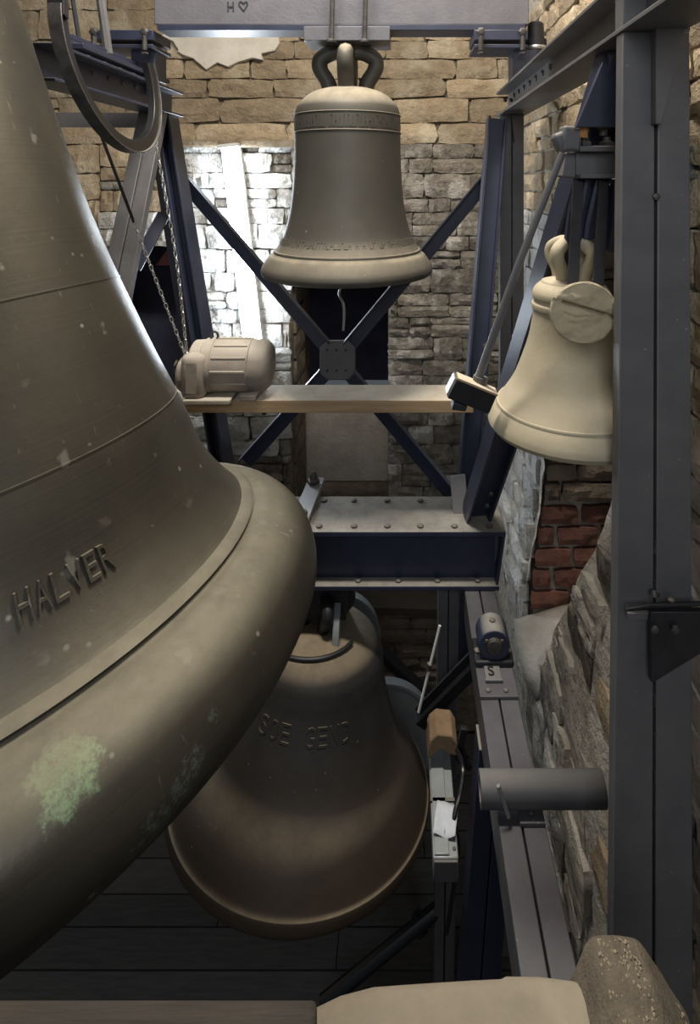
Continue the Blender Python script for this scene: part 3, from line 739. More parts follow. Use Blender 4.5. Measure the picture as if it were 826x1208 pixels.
# clamp bar across the girder and thin rod
cb = thing('clamp_bar', 'pale flat clamp bar with a large nut lying across the girder', 'bar', P(362,585,2.8))
MB().bar((P(352,0,2.68).x, 2.66, HZ1+.016), (P(374,0,3.08).x, 3.08, HZ1+.016), .085, .03).build('bar', steel_pale, cb, bevel=.004)
c = Vector((P(370,0,3.02).x, 3.02, HZ1+.032))
inst('nut', HEX, c, cb, (.032,.032,.05)); inst('stud', RIVET, c+Vector((0,0,.025)), cb, (.022,.022,.04))
c = Vector((P(357,0,2.74).x, 2.74, HZ1+.032)); inst('nut', HEX, c, cb, (.024,.024,.035))
tr = MB(); tr.tube([P(570,592,2.88), P(580,546,2.88)], .008, 8); tag(tr.build('upright_rod', bright_steel), 'thin pale rod standing on the end of the girder', 'rod')

# lower longitudinal beam of two channels
LZ = HZ0
lbm = thing('sill_beam', 'grey sill beam of twin channels under the short pipe and bearing block', 'beam', (.34, 1.9, LZ-.16))
lx0, lx1 = .275, .412
for a, b in ((lx0, (lx0+lx1)/2-.003), ((lx0+lx1)/2+.003, lx1)):
    m = MB(); m.sweep((0,.85,0), (0,2.98,0), [(a,LZ-.16),(b,LZ-.16),(b,LZ-.003),(a,LZ-.003)]); m.build('channel', sill_paint, lbm, bevel=.003)
bpz = LZ-.003
def topY(py, z): return (EYE-z)*FPX/(py-PPY)
MB().box(((lx0+lx1)/2, (topY(825,LZ)+topY(735,LZ))/2, LZ+.004), (lx1-lx0+.004, topY(735,LZ)-topY(825,LZ), .012)).build('cover_plate', sill_paint, lbm, bevel=.002)
for px in (576, 597): Y = topY(818, LZ); bolt((P(px,0,Y).x, Y, LZ+.010), lbm, .010)
MB().box(((lx0+lx1)/2+.03, topY(964,LZ), LZ+.004), (.075, .05, .012)).build('joint_plate', sill_paint, lbm, bevel=.002)
bolt(((lx0+lx1)/2+.03, topY(964,LZ), LZ+.010), lbm, .009)
# bearing block
Yb_ = topY(776, LZ)
bk = thing('bearing_block', 'dark blue-black cast bearing block bolted on the sill beam', 'bearing', (.345, Yb_, LZ+.01))
cx = .345
MB().box((cx, Yb_, LZ+.022), (.15, .12, .024)).build('base', dark_iron, bk, bevel=.006)
hsg = MB(); hsg.lathe([(.03,-.05),(.058,-.05),(.062,-.04),(.062,.04),(.058,.05),(.03,.05)], 28, Matrix.Translation((cx, Yb_, LZ+.085)) @ Matrix.Rotation(PI/2, 4, 'X')); hsg.build('housing', navy, bk, bevel=.003)
MB().box((cx, Yb_, LZ+.055), (.11, .095, .05)).build('pedestal', navy, bk, bevel=.01)
cap = MB(); cap.lathe([(.001,-.062),(.026,-.06),(.034,-.052),(.034,-.04)], 20, Matrix.Translation((cx, Yb_, LZ+.085)) @ Matrix.Rotation(-PI/2, 4, 'X')); cap.build('end_cap', bolt_m, bk)
for dx in (-.06, .06): bolt((cx+dx, Yb_-.01, LZ+.034), bk, .014)
bolt((cx, Yb_, LZ+.146), bk, .012)
for dx in (-.03, .03): bolt((cx+dx, Yb_-.05, LZ+.105), bk, .009, (PI/2,0,0))
npl = thing('maker_plate', 'small raised plate with an S emblem on the sill beam cover', 'plate', (.333, topY(800,LZ), LZ+.01))
MB().box((.333, topY(797,LZ), LZ+.014), (.06, .07, .008)).build('plate', steel, npl, bevel=.002)
vs, fs = text_mesh('S', .06); m = MB(); m.add([Vector((v.x+.313, v.y*1.0+topY(803,LZ), LZ+.018+(.004 if v.z > 0 else 0))) for v in vs], fs); m.build('emblem', dark_iron, npl, smooth=0)
MB().box((.333, topY(808,LZ), LZ+.016), (.066, .012, .012)).build('rim_bar', steel, npl, bevel=.002)
# short pipe lying over the beam, with a pin
Yp = topY(952, LZ+.0)
pz = LZ+.055
pipe = thing('steel_pipe', 'short grey steel pipe lying across the sill beam', 'pipe', (.45, Yp, LZ))
pa, pb_ = P(566,0,Yp).x, P(712,0,Yp).x
pm_ = MB(); pm_.lathe([(.030,0),(.044,0),(.044,pb_-pa),(.030,pb_-pa),(.030,0)], 28, Matrix.Translation((pa, Yp, pz)) @ Matrix.Rotation(PI/2, 4, 'Y')); pm_.build('pipe_wall', steel, pipe, bevel=.002)
MB().tube([Vector((pa+.078, Yp-.050, pz-.030)), Vector((pa+.048, Yp-.050, pz+.062))], .006, 8).build('pin', steel_pale, pipe)
# legs below the girder and sill beam
def col(name, label, p, q, w, d, mat): return paired(name, label, Vector(p), Vector(q), w, .006, d, mat, 'columns below the girder level', cat='column')
col('column', 'dark steel column standing under the sill beam next to the grey metal box', (.335, 2.12, LZ-.16), (.16, 2.12, 0.02), .14, .10, navy)
col('column', 'brownish grey column right under the girder beside the white rod', (P(529,0,2.85).x, 2.85, HZ0), (P(522,0,2.85).x, 2.85, 0.02), .10, .08, steel)
npl2 = MB(); npl2.prism([P(544,690,2.76), P(581,690,2.76), P(577,722,2.76), P(562,786,2.76), P(541,786,2.76)], (0,.02,0)); tag(npl2.build('hanger_plate', navy, bevel=.002), 'navy hanger plate under the right end of the girder', 'plate')
db = thing('diagonal_strut', 'dark diagonal strut between the sill beam and the column by the white rod', 'strut', P(500,850,2.7))
MB().bar(P(566,775,2.62), P(497,846,2.74), .05, .09, (0,1,0)).build('strut_body', dark_iron, db, bevel=.003)
MB().bar(P(566,770,2.60), P(497,841,2.72), .07, .01, (0,1,0)).build('flange', dark_iron, db)
db2 = MB(); db2.bar(P(440,760,3.9), P(512,828,3.9), .05, .09, (0,1,0)); tag(db2.build('diagonal_strut', dark_iron, bevel=.003), 'dark diagonal strut crossing the brown wall behind the girder', 'strut')
db3 = MB(); db3.bar(P(420,706,4.5), P(540,709,4.5), .26, .06); tag(db3.build('timber_bearer', old_timber, bevel=.004), 'dark timber bearer against the brown wall below the girder', 'beam')
wr_ = thing('pull_rod', 'thin white pull rod slanting down beside the rust-stained bell', 'rod', P(494,838,2.5))
MB().tube([P(519,738,2.5), P(494,840,2.5)], .006, 8).build('rod', white_casing, wr_); MB().tube([P(507,783,2.5), P(505,790,2.5)], .011, 8).build('turnbuckle', bolt_m, wr_)

# grey wheels behind the rust-stained bell
def wheel(label, c, r, yaw=.25):
    t = thing('sheave_wheel', label, 'wheel', c, 'sheave wheels behind the rust-stained bell'); t.rotation_euler = (PI/2, 0, yaw)
    MB().lathe([(r*.12,-.03),(r*.2,-.03),(r*.22,-.014),(r*.93,-.022),(r*.96,-.03),(r,-.03),(r*.985,0),(r,.03),(r*.96,.03),(r*.93,.022),(r*.22,.014),(r*.2,.03),(r*.12,.03)], 64).build('rim', wheel_m, t, local=True)
    MB().lathe([(.001,-.05),(r*.12,-.05),(r*.12,.05),(.001,.05)], 24).build('hub', dark_iron, t, local=True)
    MB().lathe([(.001,-.06),(.03,-.06),(.03,-(YB-c.y)/math.cos(yaw)+.02),(.001,-(YB-c.y)/math.cos(yaw)+.02)], 16).build('axle', dark_iron, t, local=True)
    return t
wheel('grey sheave wheel rising behind the shoulder of the rust-stained bell', P(388,760,3.42), .31)
wheel('lower grey sheave wheel showing past the flank of the rust-stained bell', P(440,880,3.5), .39)
# yoke cheeks and the strap over the shoulder
yk = thing('bell_yoke', 'dark curved yoke cheeks joining the rust-stained bell to the girder', 'yoke', low_pt(0,0,R2*1.22))
tpc = low_pt(0,0,R2*1.24)
for dx, mt in ((-.12, dark_iron), (.075, wheel_m)):
    c = tpc+Vector((dx,0,0)); arc = []
    for k in range(13):
        t = -PI*.5+PI*k/12; arc.append(c+Vector((0, .15*math.cos(PI*k/12), -.03+.16*math.sin(PI*k/12))))
    MB().prism(arc, (.03,0,0)).build('cheek_plate', mt, yk, bevel=.003)
MB().box((tpc.x, tpc.y, (tpc.z+HZ0)/2+.02), (.26, .12, HZ0-tpc.z-.02 if HZ0-tpc.z > .06 else .06)).build('yoke_block', dark_iron, yk, bevel=.006)
st = MB(); sg = []
for k in range(17):
    th = math.radians(-35-k*6); r = .20+.05*k/16; sg.append(low_pt(r*math.cos(th), r*math.sin(th), R2*1.185+.012-.028*k/16))
st.tube(sg, .010, 8); tag(st.build('cable', dark_iron), 'dark cable lying around the head of the rust-stained bell', 'cable')

# ------------------------------------------------------------------ headstock of the grey bell
hz0 = P(0,35,2.82).z
hs = thing('headstock', 'long riveted headstock beam with an H and heart mark carrying the grey bell', 'headstock', (-.3, YT, hz0))
hx0, hx1 = P(178,0,2.80).x, P(626,0,2.80).x
MB().box(((hx0+hx1)/2, 2.90, hz0+.17), (hx1-hx0, .13, .28)).build('beam_body', headstock_paint, hs, bevel=.004)
MB().box(((hx0+hx1)/2, 2.90, hz0+.014), (hx1-hx0-.04, .15, .028)).build('bottom_plate', navy, hs, bevel=.002)
MB().box((P(409,0,2.8).x, YT-.03, hz0-.02), (.42, .22, .07)).build('mounting_block', headstock_paint, hs, bevel=.003)
for px in (391, 430):
    MB().tube([P(px+2,-30,2.79), P(px,47,2.79)], .012, 10).build('hanger_rod', bolt_m, hs); inst('nut', HEX, P(px,50,2.79), hs, (.024,.024,.03))
mk = thing('chalk_marks', 'small H and heart marks drawn on the face of the headstock', 'marking', P(278,10,2.815))
fy = 2.8335
def stroke(m, pts, w=.006):
    for a, b in zip(pts, pts[1:]): m.bar(P(*a, fy), P(*b, fy), w, .003, (0,1,0))
m = MB(); stroke(m, [(269,2),(269.5,13)]); stroke(m, [(275,2),(275.5,13)]); stroke(m, [(269,8),(275,8)]); m.build('letter_mark', chalk, mk, smooth=0)
m = MB(); stroke(m, [(287.5,13),(282,5.5),(282.5,2.5),(285,1.8),(287.5,4.2),(290,1.8),(292,3),(292,5.5),(287.5,13)]); m.build('heart_mark', chalk, mk, smooth=0)
# bearings at either end
def yoke_bearing(px0, px1, label, xb_):
    t = thing('pivot_bearing', label, 'bearing', (xb_, 2.9, Zt), 'pivot bearings under the headstock')
    x0, x1 = P(px0,0,2.8).x, P(px1,0,2.8).x; z1 = hz0+.005
    bpl = MB().box(((x0+x1)/2, 2.93, z1-.03), (x1-x0, .22, .05)).build('bearing_plate', navy, t, bevel=.003)
    MB().box(((x0+x1)/2, 2.93, z1-.085), (x1-x0, .22, .018)).build('lower_plate', navy, t, bevel=.002)
    MB().box((xb_, 2.95, (Zt+z1-.09)/2), (.12, .14, z1-.09-Zt)).build('pedestal', navy, t, bevel=.003)
    for x in (x0+.03, x1-.03):
        MB().tube([(x, 2.80, z1-.005), (x, 2.80, z1-.11)], .012, 8).build('bolt_shank', bolt_m, bpl); bolt((x, 2.80, z1-.022), bpl, .022, (PI/2,0,0)); bolt((x, 2.80, z1-.12), bpl, .018, (PI,0,0))
    return t
yoke_bearing(560, 624, 'bolted pivot bearing under the headstock end by the embrasure wall', XRB)
yoke_bearing(104, 178, 'bolted pivot bearing under the headstock end by the looping curved band', XLB+.04)
jc = thing('journal_cap', 'shiny round journal cap beside the headstock end', 'bearing', P(632,70,2.95))
MB().lathe([(.001,0),(.05,0),(.055,.01),(.055,.03),(.045,.035),(.045,.05),(.055,.055),(.055,.09),(.045,.095),(.04,.17),(.03,.18),(.001,.18)], 28, Matrix.Translation(P(632,68,2.95))).build('cap', dark_iron, jc)
MB().lathe([(.056,.035),(.060,.045),(.056,.055)], 28, Matrix.Translation(P(632,68,2.95))).build('oil_ring', bright_steel, jc)
for (xa, ya, xb2, yb2, r, lab) in ((83,-20,95,58,.010,'thin dark rod hanging beside the looping curved band'), (116,-20,128,64,.020,'grey round rod dropping past the headstock end to the navy beam')):
    tag(MB().tube([P(xa,ya,2.6), P(xb2,yb2,2.6)], r, 8).build('hanging_rod', dark_iron if r < .015 else steel), lab, 'rod')
vb = MB(); vb.bar(P(169,55,3.0), P(176,112,3.0), .06, .02, (0,1,0)); tag(vb.build('flat_strap', steel, bevel=.002), 'upright grey strap under the headstock end', 'strap')

# curved chain wheel with its chain, motor and plank
cw = thing('curved_band', 'curved black band bending in a loop under the navy beam beside the great bell', 'cable', (-1.15, 2.269, EYE+.463-.351))
def cw_pt(t, r, dx=0):
    return Vector((-1.15-.225*r*math.sin(t)+dx, 2.269+r*math.cos(t), EYE+.463+r*math.sin(t)))
def ringband(r0, r1, w, mat, name, a0=0, a1=2*PI, n=72):
    vs = []; fs = []
    for k in range(n+1):
        t = a0+(a1-a0)*k/n
        vs += [cw_pt(t, r0, -w/2), cw_pt(t, r0, w/2), cw_pt(t, r1, w/2), cw_pt(t, r1, -w/2)]
    for k in range(n):
        for i in range(4): fs.append((k*4+i, k*4+(i+1) % 4, (k+1)*4+(i+1) % 4, (k+1)*4+i))
    m = MB(); m.add(vs, fs); return m.build(name, mat, cw, bevel=.002)
A0, A1 = -PI*1.12, PI*.06
ringband(.306, .352, .030, black_rubber, 'band', A0, A1); ringband(.352, .359, .048, bolt_m, 'cover_strip', A0, A1)
up_ = cw_pt(A0, .338); tg = (cw_pt(A0, .338)-cw_pt(A0+.1, .338)).normalized()
MB().bar(up_-tg*.05, up_+tg*.9, .034, .056, (1,0,0)).build('rising_band', black_rubber, cw, bevel=.004)
def chain(label, pts, step=.030):
    t = thing('drive_chain', label, 'chain', pts[-1], 'drive chains to the motor')
    L = MB(); L.lathe([(.5,-.2),(.72,-.2),(.72,.2),(.5,.2),(.5,-.2)], 8, Matrix.Scale(1.7,4,(0,0,1)))
    lk = MB(); ring_ = [Vector((math.cos(q)*.34, 0, math.sin(q)*.5+(.28 if math.sin(q) > 0 else -.28))) for q in [2*PI*k/10 for k in range(11)]]
    lk.tube(ring_, .17, 5, False); me = lk.mesh('chain_link', smooth=60); me.materials.append(bright_steel)
    sp_ = spline(pts, 60); acc = 0; prev = sp_[0]; k = 0
    for q in sp_[1:]:
        acc += (q-prev).length
        if acc >= step:
            d = (q-prev).normalized(); o = inst('chain_link', me, q, t, (.019,.019,.019))
            e = d.to_track_quat('Z', 'Y'); o.rotation_mode = 'QUATERNION'; o.rotation_quaternion = e @ Matrix.Rotation((k % 2)*PI/2, 3, 'Z').to_quaternion()
            k += 1; acc = 0
        prev = q
    return t
YM = 2.81
chain('slack side of the steel drive chain crossing in front of the twin-channel strut', [P(155,254,2.532), P(180,320,2.62), P(219,420,2.745)])
chain('steel drive chain running down the navy leg to the motor', [P(184,170,2.62), P(196,235,2.66), P(210,320,2.70), P(221,424,2.75)])

pz_ = P(0,470,2.75).z
tag(MB().tube([P(112,140,2.42), P(158,262,2.54)], .007, 8).build('pull_wire', black_rubber), 'thin black wire leading from the looping curved band to the chain', 'wire')
plank = thing('timber_plank', 'thick sawn timber plank spanning the frame below the grey bell', 'plank', (-.4, 2.86, pz_-.06))
PX0, PX1 = P(196,0,2.75).x, .325
MB().box(((PX0+PX1)/2, 2.83, pz_-.03), (PX1-PX0, .21, .06)).build('plank_body', timber, plank, bevel=.004)
MB().box((P(310,0,2.9).x, 2.93, pz_-.10), (.02, .02, .1)).build('hook_bolt', bolt_m, plank)
mo = thing('electric_motor', 'dust-covered round electric motor on the timber plank', 'motor', (P(272,0,YM).x, YM, pz_))
mx0, mx1 = P(226,0,YM).x, P(322,0,YM).x; mr = .127; mz = pz_+mr+.015
prof = [(.001,0),(.06,.0),(.10,.006),(.118,.02),(.12,.07),(.127,.075),(.127,mx1-mx0-.10),(.122,mx1-mx0-.095),(.122,mx1-mx0-.07),(.118,mx1-mx0-.03),(.098,mx1-mx0-.008),(.06,mx1-mx0),(.001,mx1-mx0)]
mm = MB(); mm.lathe(prof, 40, Matrix.Translation((mx0, YM, mz)) @ Matrix.Rotation(PI/2, 4, 'Y')); mm.build('casing', motor_m, mo, smooth=40)
gb = MB(); gb.box(((mx0+.05), YM-.03, mz-.02), (.12, .22, .21)); ghs = gb.build('gear_housing', motor_m, mo, bevel=.035)
gb = MB(); gb.lathe([(.001,0),(.075,0),(.085,.015),(.085,.06),(.001,.06)], 24, Matrix.Translation((mx0-.035, YM-.04, mz-.03)) @ Matrix.Rotation(PI/2, 4, 'Y')); gb.build('sprocket_cover', motor_m, mo)
MB().box((mx0+.12, YM-.02, pz_+.012), (.22, .25, .024)).build('foot', motor_m, mo, bevel=.006)
MB().box((mx0+.30, YM, pz_+.014), (.08, .20, .028)).build('foot', motor_m, mo, bevel=.006)
for k in range(9):
    q = -PI*.15+k*PI*.16; d_ = Vector((0, -math.cos(q), math.sin(q)))
    MB().bar(Vector((mx0+.13, YM, mz))+d_*.124, Vector((mx1-.105, YM, mz))+d_*.124, .012, .016, d_).build('cooling_rib', motor_m, mo, bevel=.003)
MB().lathe([(.115,0),(.131,0),(.131,.018),(.115,.018)], 40, Matrix.Translation((mx0+.105, YM, mz)) @ Matrix.Rotation(PI/2, 4, 'Y')).build('casing_band', motor_m, mo)
ey = MB(); cc_ = Vector((P(253,0,YM).x, YM, mz+mr+.014)); ey.tube([cc_+Vector((math.cos(q)*.018, 0, math.sin(q)*.02)) for q in [2*PI*k/14 for k in range(15)]], .006, 6, False); ey.build('lifting_eye', bolt_m, mo)
MB().tube([Vector((mx0-.06, YM-.04, mz-.0)), Vector((mx0, YM-.04, mz-.0))], .018, 12).build('shaft', dark_iron, ghs)
inst('sprocket', HEX, Vector((mx0-.05, YM-.04, mz+.0)), ghs, (.035,.035,.03), (0,-PI/2,0))

# ------------------------------------------------------------------ pale bell: yoke, log, hammer
yz = P(0,196,1.72).z
yb = thing('small_yoke', 'dark steel yoke beam and hangers holding the pale bell', 'yoke', (.62, 1.72, yz))
yx0 = P(681,0,1.66).x
MB().box(((yx0+XR)/2, 1.68, P(0,192,1.66).z), (XR-yx0, .02, .09)).build('web', steel, yb)
for py, th in ((176,.016), (208,.012)):
    MB().box(((yx0+XR)/2, 1.68, P(0,py,1.66).z), (XR-yx0, .10, th)).build('flange', steel, yb, bevel=.002)
MB().prism([P(668,182,1.68), P(681,180,1.68), P(681,210,1.68), P(664,208,1.68)], (0,.10,0)).build('end_block', steel, yb, bevel=.003)
for i, (xa, xb2) in enumerate(((681,669), (693,680), (706,690), (728,722))):
    MB().tube([P(xa,212,1.70), P(xb2+4,262,1.71), P(xb2,296,1.72)], .013 if i < 3 else .02, 8).build('hanger_rod', navy, yb)
MB().box((P(714,0,1.74).x, 1.735, P(0,250,1.74).z), (.13, .03, .16)).build('hanger_plate', navy, yb, bevel=.004)
for px, py in ((679,160), (712,152), (716,172), (690,172)): 
    c = P(px,py,1.66); MB().tube([c+Vector((0,0,-.02)), c+Vector((0,0,.025))], .012, 8).build('stud', bolt_m, yb); bolt(c, yb, .022)
MB().box((P(700,0,1.66).x, 1.68, P(0,128,1.66).z), (.03,.05,.12), Matrix.Rotation(.5,3,'Y')).build('link', dark_iron, yb, bevel=.008)
MB().box((P(716,0,1.66).x, 1.70, P(0,90,1.66).z), (.03,.05,.16), Matrix.Rotation(.25,3,'Y')).build('link', dark_iron, yb, bevel=.008)
cl2 = thing('hammer_pivot', 'clamp bracket with rust-orange face where the hammer arm pivots', 'clamp', P(668,176,1.64))
MB().box(P(672,164,1.66), (.055,.06,.07), Matrix.Rotation(.1,3,'Y')).build('clamp_body', steel, cl2, bevel=.008)
MB().box(P(662,168,1.66), (.04,.05,.06), Matrix.Rotation(-.4,3,'Y')).build('clamp_lug', steel, cl2, bevel=.012)
MB().prism([P(683,147,1.63), P(694,147,1.63), P(694,163,1.63), P(684,162,1.63)], (0,.03,0)).build('rusty_face', rusty, cl2, bevel=.002)
ham = thing('bell_hammer', 'long-armed hammer with a black block resting against the pale bell rim', 'hammer', P(560,485,1.70))
MB().tube([P(664,180,1.62), P(612,312,1.66), P(565,445,1.70)], [.010,.0115,.013], 12).build('arm', steel, ham)
hx = P(565,449,1.70); MB().tube([hx+Vector((0,0,-.015)), hx+Vector((.006,0,.012))], .022, 10).build('collar', bolt_m, ham)
fpts = [(541,447),(587,466),(577,489),(528,470)]
MB().prism([P(x,y,1.66) for x,y in fpts], (0,.05,0)).build('head_block', black_rubber, ham, bevel=.003)
MB().prism([P(x,y,1.655) for x,y in ((541,446),(588,465.5),(587,468),(540,448.6))], (0,.055,0)).build('head_top_plate', timber, ham, bevel=.001)
MB().prism([P(x,y,1.655) for x,y in ((540,447),(537,446),(527,465),(528.5,470))], (0,.055,0)).build('head_face', bright_steel, ham, bevel=.001)
MB().prism([P(x,y,1.67) for x,y in ((536,474),(552,480),(549,486),(533,484))], (0,.05,0)).build('lower_lug', dark_iron, ham, bevel=.003)
# cracked timber end in front of the bell head
lc = P(689,369,1.47)
lg = thing('timber_log', 'cracked round end of a pale timber log in front of the pale bell', 'log', lc-Vector((0,0,.088)))
rl = random.Random(21); nseg = 72; vs = []; fs = []
radii = [.086*(1+.03*noise.noise(Vector((math.cos(2*PI*k/nseg)*1.5, math.sin(2*PI*k/nseg)*1.5, 3)))) for k in range(nseg)]
K = 22
for i in range(K+1):
    f = i/K
    for k in range(nseg):
        t = 2*PI*k/nseg; rr_ = radii[k]*f; x = rr_*math.cos(t)*1.02; z = rr_*math.sin(t)*.93
        crack = z-(.012-.30*x) ; d = .020*math.exp(-(crack/.0036)**2)*(1 if x > -.055 else .3)
        c2 = z-(-.010-.12*x+.003*math.sin(x*90)); d += .007*math.exp(-(c2/.003)**2)*(1 if -.05 < x < .01 else 0)
        bump_ = .008*noise.noise(Vector((x*16, z*34, 2)))+.003*noise.noise(Vector((x*60, z*90, 5)))+(.004 if crack > 0 else 0)
        vs.append(lc+Vector((x, d-bump_+(.005 if i == K else 0), z)))
for i in range(K):
    for k in range(nseg): fs.append((i*nseg+k, i*nseg+(k+1) % nseg, (i+1)*nseg+(k+1) % nseg, (i+1)*nseg+k))
base = len(vs)
ldir = Vector((.30, 1.0, -.22)).normalized()
for k in range(nseg): v = vs[K*nseg+k]; vs.append(lc+(v-lc)*.97+ldir*.12)
for k in range(nseg): fs.append((K*nseg+k, K*nseg+(k+1) % nseg, base+(k+1) % nseg, base+k))
fs.append(tuple(range(base, base+nseg)))
m = MB(); m.add(vs, fs); m.build('log_body', log_end, lg, smooth=45)
for px in (676, 706): MB().bar(P(px,336,1.56), P(px+6,214,1.66), .03, .008, (0,1,0)).build('strap', dark_iron, lg, bevel=.001)

# ------------------------------------------------------------------ striker box, paper, wood block, cable
bzt = EYE-2.23
sb = thing('striker_box', 'long pale grey metal striker box beside the rust-stained bell rim', 'box', (.135, 2.12, bzt-.07))
by0, by1 = topY(1012, bzt), topY(846, bzt)
bx0, bx1 = P(511,0,by0).x, P(541,0,by0).x
MB().box(((bx0+bx1)/2, (by0+by1)/2, bzt-.035), (bx1-bx0, by1-by0, .07)).build('case', box_m, sb, bevel=.004)
MB().box(((bx0+bx1)/2-.012, (by0+by1)/2, bzt+.003), (bx1-bx0-.035, by1-by0-.01, .008)).build('lid', box_m, sb, bevel=.002)
MB().box(((bx0+bx1)/2, topY(945,bzt), bzt+.001), (bx1-bx0+.004, .012, .012)).build('joint_band', bolt_m, sb)
MB().box(((bx0+bx1)/2, by0-.004, bzt-.038), (bx1-bx0-.006, .008, .066)).build('end_plate', steel, sb, bevel=.002)
for y in (by0+.025, by1-.05): bolt((bx1-.012, y, bzt+.001), sb, .006)
pp2 = MB(); zpp = bzt+.010
n = 6; vs = []; fs = []
ca = [(511,985), (537,990), (541,950), (516,945)]
cp = [Vector((P(x,0,topY(y,zpp)).x, topY(y,zpp), zpp)) for x, y in ca]
for i in range(n+1):
    for j in range(n+1):
        a = cp[0].lerp(cp[1], i/n); b = cp[3].lerp(cp[2], i/n); v = a.lerp(b, j/n); vs.append(v+Vector((0,0,.004*math.sin(i*1.3+j*.8)+.004*(i/n-.5)**2*8)))
for i in range(n):
    for j in range(n): fs.append((i*(n+1)+j, (i+1)*(n+1)+j, (i+1)*(n+1)+j+1, i*(n+1)+j+1))
pp2.add(vs, fs); po = pp2.build('paper_note', paper_m); tag(po, 'crumpled white paper note lying on the grey striker box', 'paper')
pm2 = po.modifiers.new('thick', 'SOLIDIFY'); pm2.thickness = .001
Yw = topY(893, bzt+.02)
hexp = [(504,897),(507,874),(516,866),(534,868),(540,878),(539,893),(530,890),(520,884),(512,891)]
wbk = MB(); wbk.prism([P(x,y,Yw-.03) for x,y in hexp], (0,.11,0)); tag(wbk.build('wooden_striker_block', wood_block, bevel=.006), 'chamfered brown wooden block straddling the grey striker box', 'block')
cbm = MB(); cbm.tube(spline([P(537,880,2.2), P(546,905,2.1), P(543,935,2.05), P(536,965,2.0), P(541,1000,1.98), P(535,1050,2.0), P(527,1100,2.1)], 8), .008, 8)
tag(cbm.build('cable', black_rubber), 'black cable looping down beside the grey striker box', 'cable')
cb2 = thing('striker_linkage', 'dark jointed linkage between the wooden block and the column', 'linkage', P(545,905,2.25))
for a, b in (((536,878),(552,893)), ((548,858),(540,895)), ((541,893),(556,905))): MB().bar(P(*a,2.26), P(*b,2.26), .028, .02, (0,1,0)).build('link', dark_iron, cb2, bevel=.003)
fp = thing('floor_pipe', 'long dark pipe slanting above the floor boards under the rust-stained bell', 'pipe', P(390,1180,2.7))
MB().tube([P(380,1184,2.70), P(524,1066,2.85)], .032, 12).build('pipe', black_rubber, fp)
MB().tube([P(492,1092,2.83), P(498,1087,2.83)], .045, 12).build('collar', dark_iron, fp)
ck = MB(); ck.bar(P(590,819,2.3), P(588,1125,2.3), .10, .02, (0,1,0)); tag(ck.build('steel_flat', steel, bevel=.002), 'grey steel flat hanging in the shadow under the sill beam', 'plate')

# ------------------------------------------------------------------ foreground: timber rail and dusty casting below the camera
rail = MB(); rz = P(0,1176,.66).z
rail.box((-.52, .58, rz-.08), (.84, .16, .16)); tag(rail.build('timber_rail', old_timber, bevel=.006), 'dark old timber rail passing under the rim of the great bell', 'rail')
cs = thing('dusty_casting', 'rounded beige dust-covered casting with a grit-strewn knob at its end', 'casting', (.12, .72, EYE-1.35))
def loft(secs, mat, name, smooth=60):
    n = len(secs[0]); vs = [v for s in secs for v in s]; fs = []
    for i in range(len(secs)-1):
        for k in range(n): fs.append((i*n+k, i*n+(k+1) % n, (i+1)*n+(k+1) % n, (i+1)*n+k))
    fs += [tuple(reversed(range(n))), tuple(range((len(secs)-1)*n, len(secs)*n))]
    m = MB(); m.add(vs, fs); return m.build(name, mat, cs, smooth=smooth)
def rsec(x, ztop, zbot, y0, y1, e=4, n=28, wob=0):
    out = []
    for k in range(n):
        t = 2*PI*k/n; c, s_ = math.cos(t), math.sin(t)
        yy = (y0+y1)/2+(y1-y0)/2*math.copysign(abs(c)**(2/e), c); z = (ztop+zbot)/2+(ztop-zbot)/2*math.copysign(abs(s_)**(2/e), s_)
        out.append(Vector((x, yy, z+wob*noise.noise(Vector((x*9, yy*9, z*9))))))
    return out
secs = []
for px, py in ((352,1236), (358,1212), (372,1196), (400,1184), (440,1173), (500,1168), (560,1164), (594,1163), (600,1160), (640,1160), (690,1166), (716,1172), (724,1200)):
    p = P(px, py, .86); secs.append(rsec(p.x, p.z, p.z-.22, .69, .89, 5, 28, .004))
loft(secs, cast_dust, 'casting_body')
kn = []
kpts = spline([Vector((x, y, 0)) for x, y in ((655,1215), (667,1172), (681,1142), (692,1117), (706,1107), (742,1108), (757,1115), (775,1140), (795,1172), (812,1200), (818,1226))], 4)
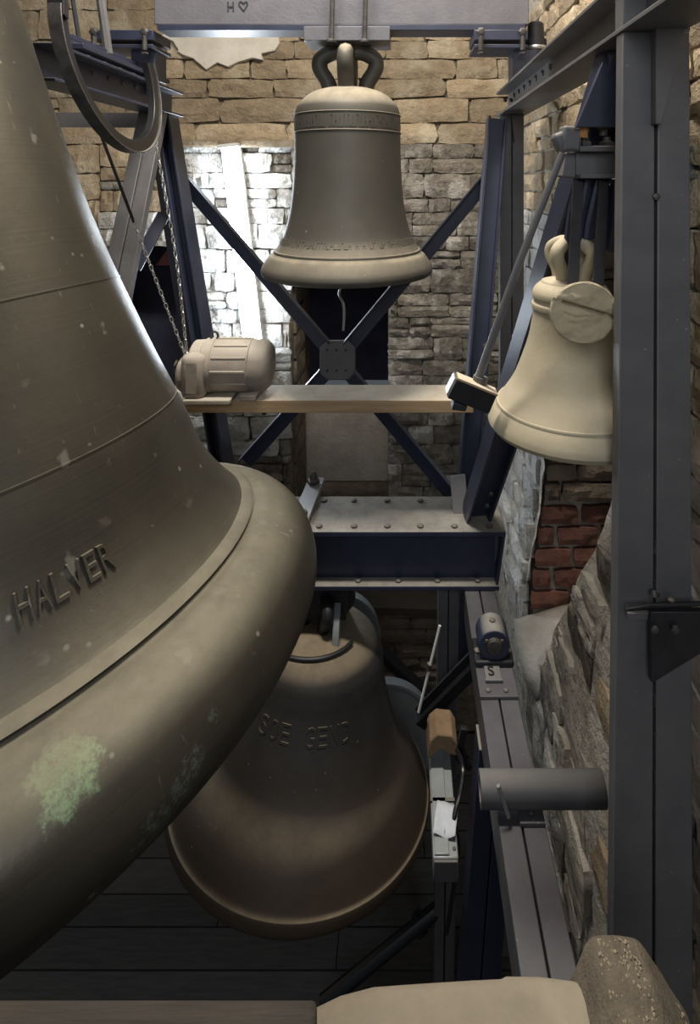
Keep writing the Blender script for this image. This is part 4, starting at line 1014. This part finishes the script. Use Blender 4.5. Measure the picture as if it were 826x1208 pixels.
for i, (y, sx, dz) in enumerate(((.90,.40,-.14), (.90,.75,-.05), (.897,.9,-.016), (.892,.97,-.004), (.885,1.0,0), (.82,1.0,.004), (.74,1.0,.0), (.70,.97,-.02))):
    row = []; cx2 = P(738, 0, .885).x
    for q in kpts:
        p = P(q.x, q.y, .885); row.append(Vector((cx2+(p.x-cx2)*sx, y, p.z+dz+.003*noise.noise(p*30))))
    kn.append(row)
ko = loft(kn, grit, 'knob', 60)
gm = MB(); gr = random.Random(31)
for k in range(420):
    t = gr.random(); y = gr.uniform(.76, .885); px = gr.uniform(702, 800)
    py = 1108 if px < 745 else 1108+(px-745)*1.35
    p = P(px, py+1.5, .885); p.y = y; c = p+Vector((gr.uniform(-.003,.003), 0, gr.uniform(.001,.006))); s = gr.uniform(.0015,.0036)
    gm.add([c+Vector((s,0,0)), c+Vector((-s*.5,s*.8,0)), c+Vector((-s*.5,-s*.8,0)), c+Vector((0,0,s))], [(0,1,3),(1,2,3),(2,0,3),(0,2,1)])
go = gm.build('grit', log_end, cs, smooth=0); go['kind'] = 'stuff'

# ------------------------------------------------------------------ lamps
lt0, lt1 = P(271,174,YB-.13), P(298,412,YB-.13)
lamp = thing('tube_lamp', 'glaring white fluorescent tube lamp mounted upright on the limewashed wall', 'lamp', lt1)
ax = (lt1-lt0).normalized(); sd_ = ax.cross(Vector((0,1,0))).normalized()
MB().bar(lt0+Vector((0,.05,0)), lt1+Vector((0,.05,0)), .15, .05, (0,1,0)).build('casing', white_casing, lamp, bevel=.006)
hm = MB(); vs = []; fs = []
for i, p in enumerate((lt0, lt1)):
    for k in range(13):
        t = PI*k/12; vs.append(p+sd_*math.cos(t)*.07+Vector((0, .024-math.sin(t)*.07, 0)))
for k in range(12): fs.append((k, k+1, 13+k+1, 13+k))
fs += [tuple(range(13)), tuple(reversed(range(13, 26)))]
hm.add(vs, fs); hm.build('lit_diffuser', tube_glow, lamp)
for p in (lt0-ax*.012, lt1+ax*.012): MB().bar(p-ax*.014+Vector((0,.0,0)), p+ax*.014, .155, .13, (0,1,0)).build('end_cap', white_casing, lamp, bevel=.006)
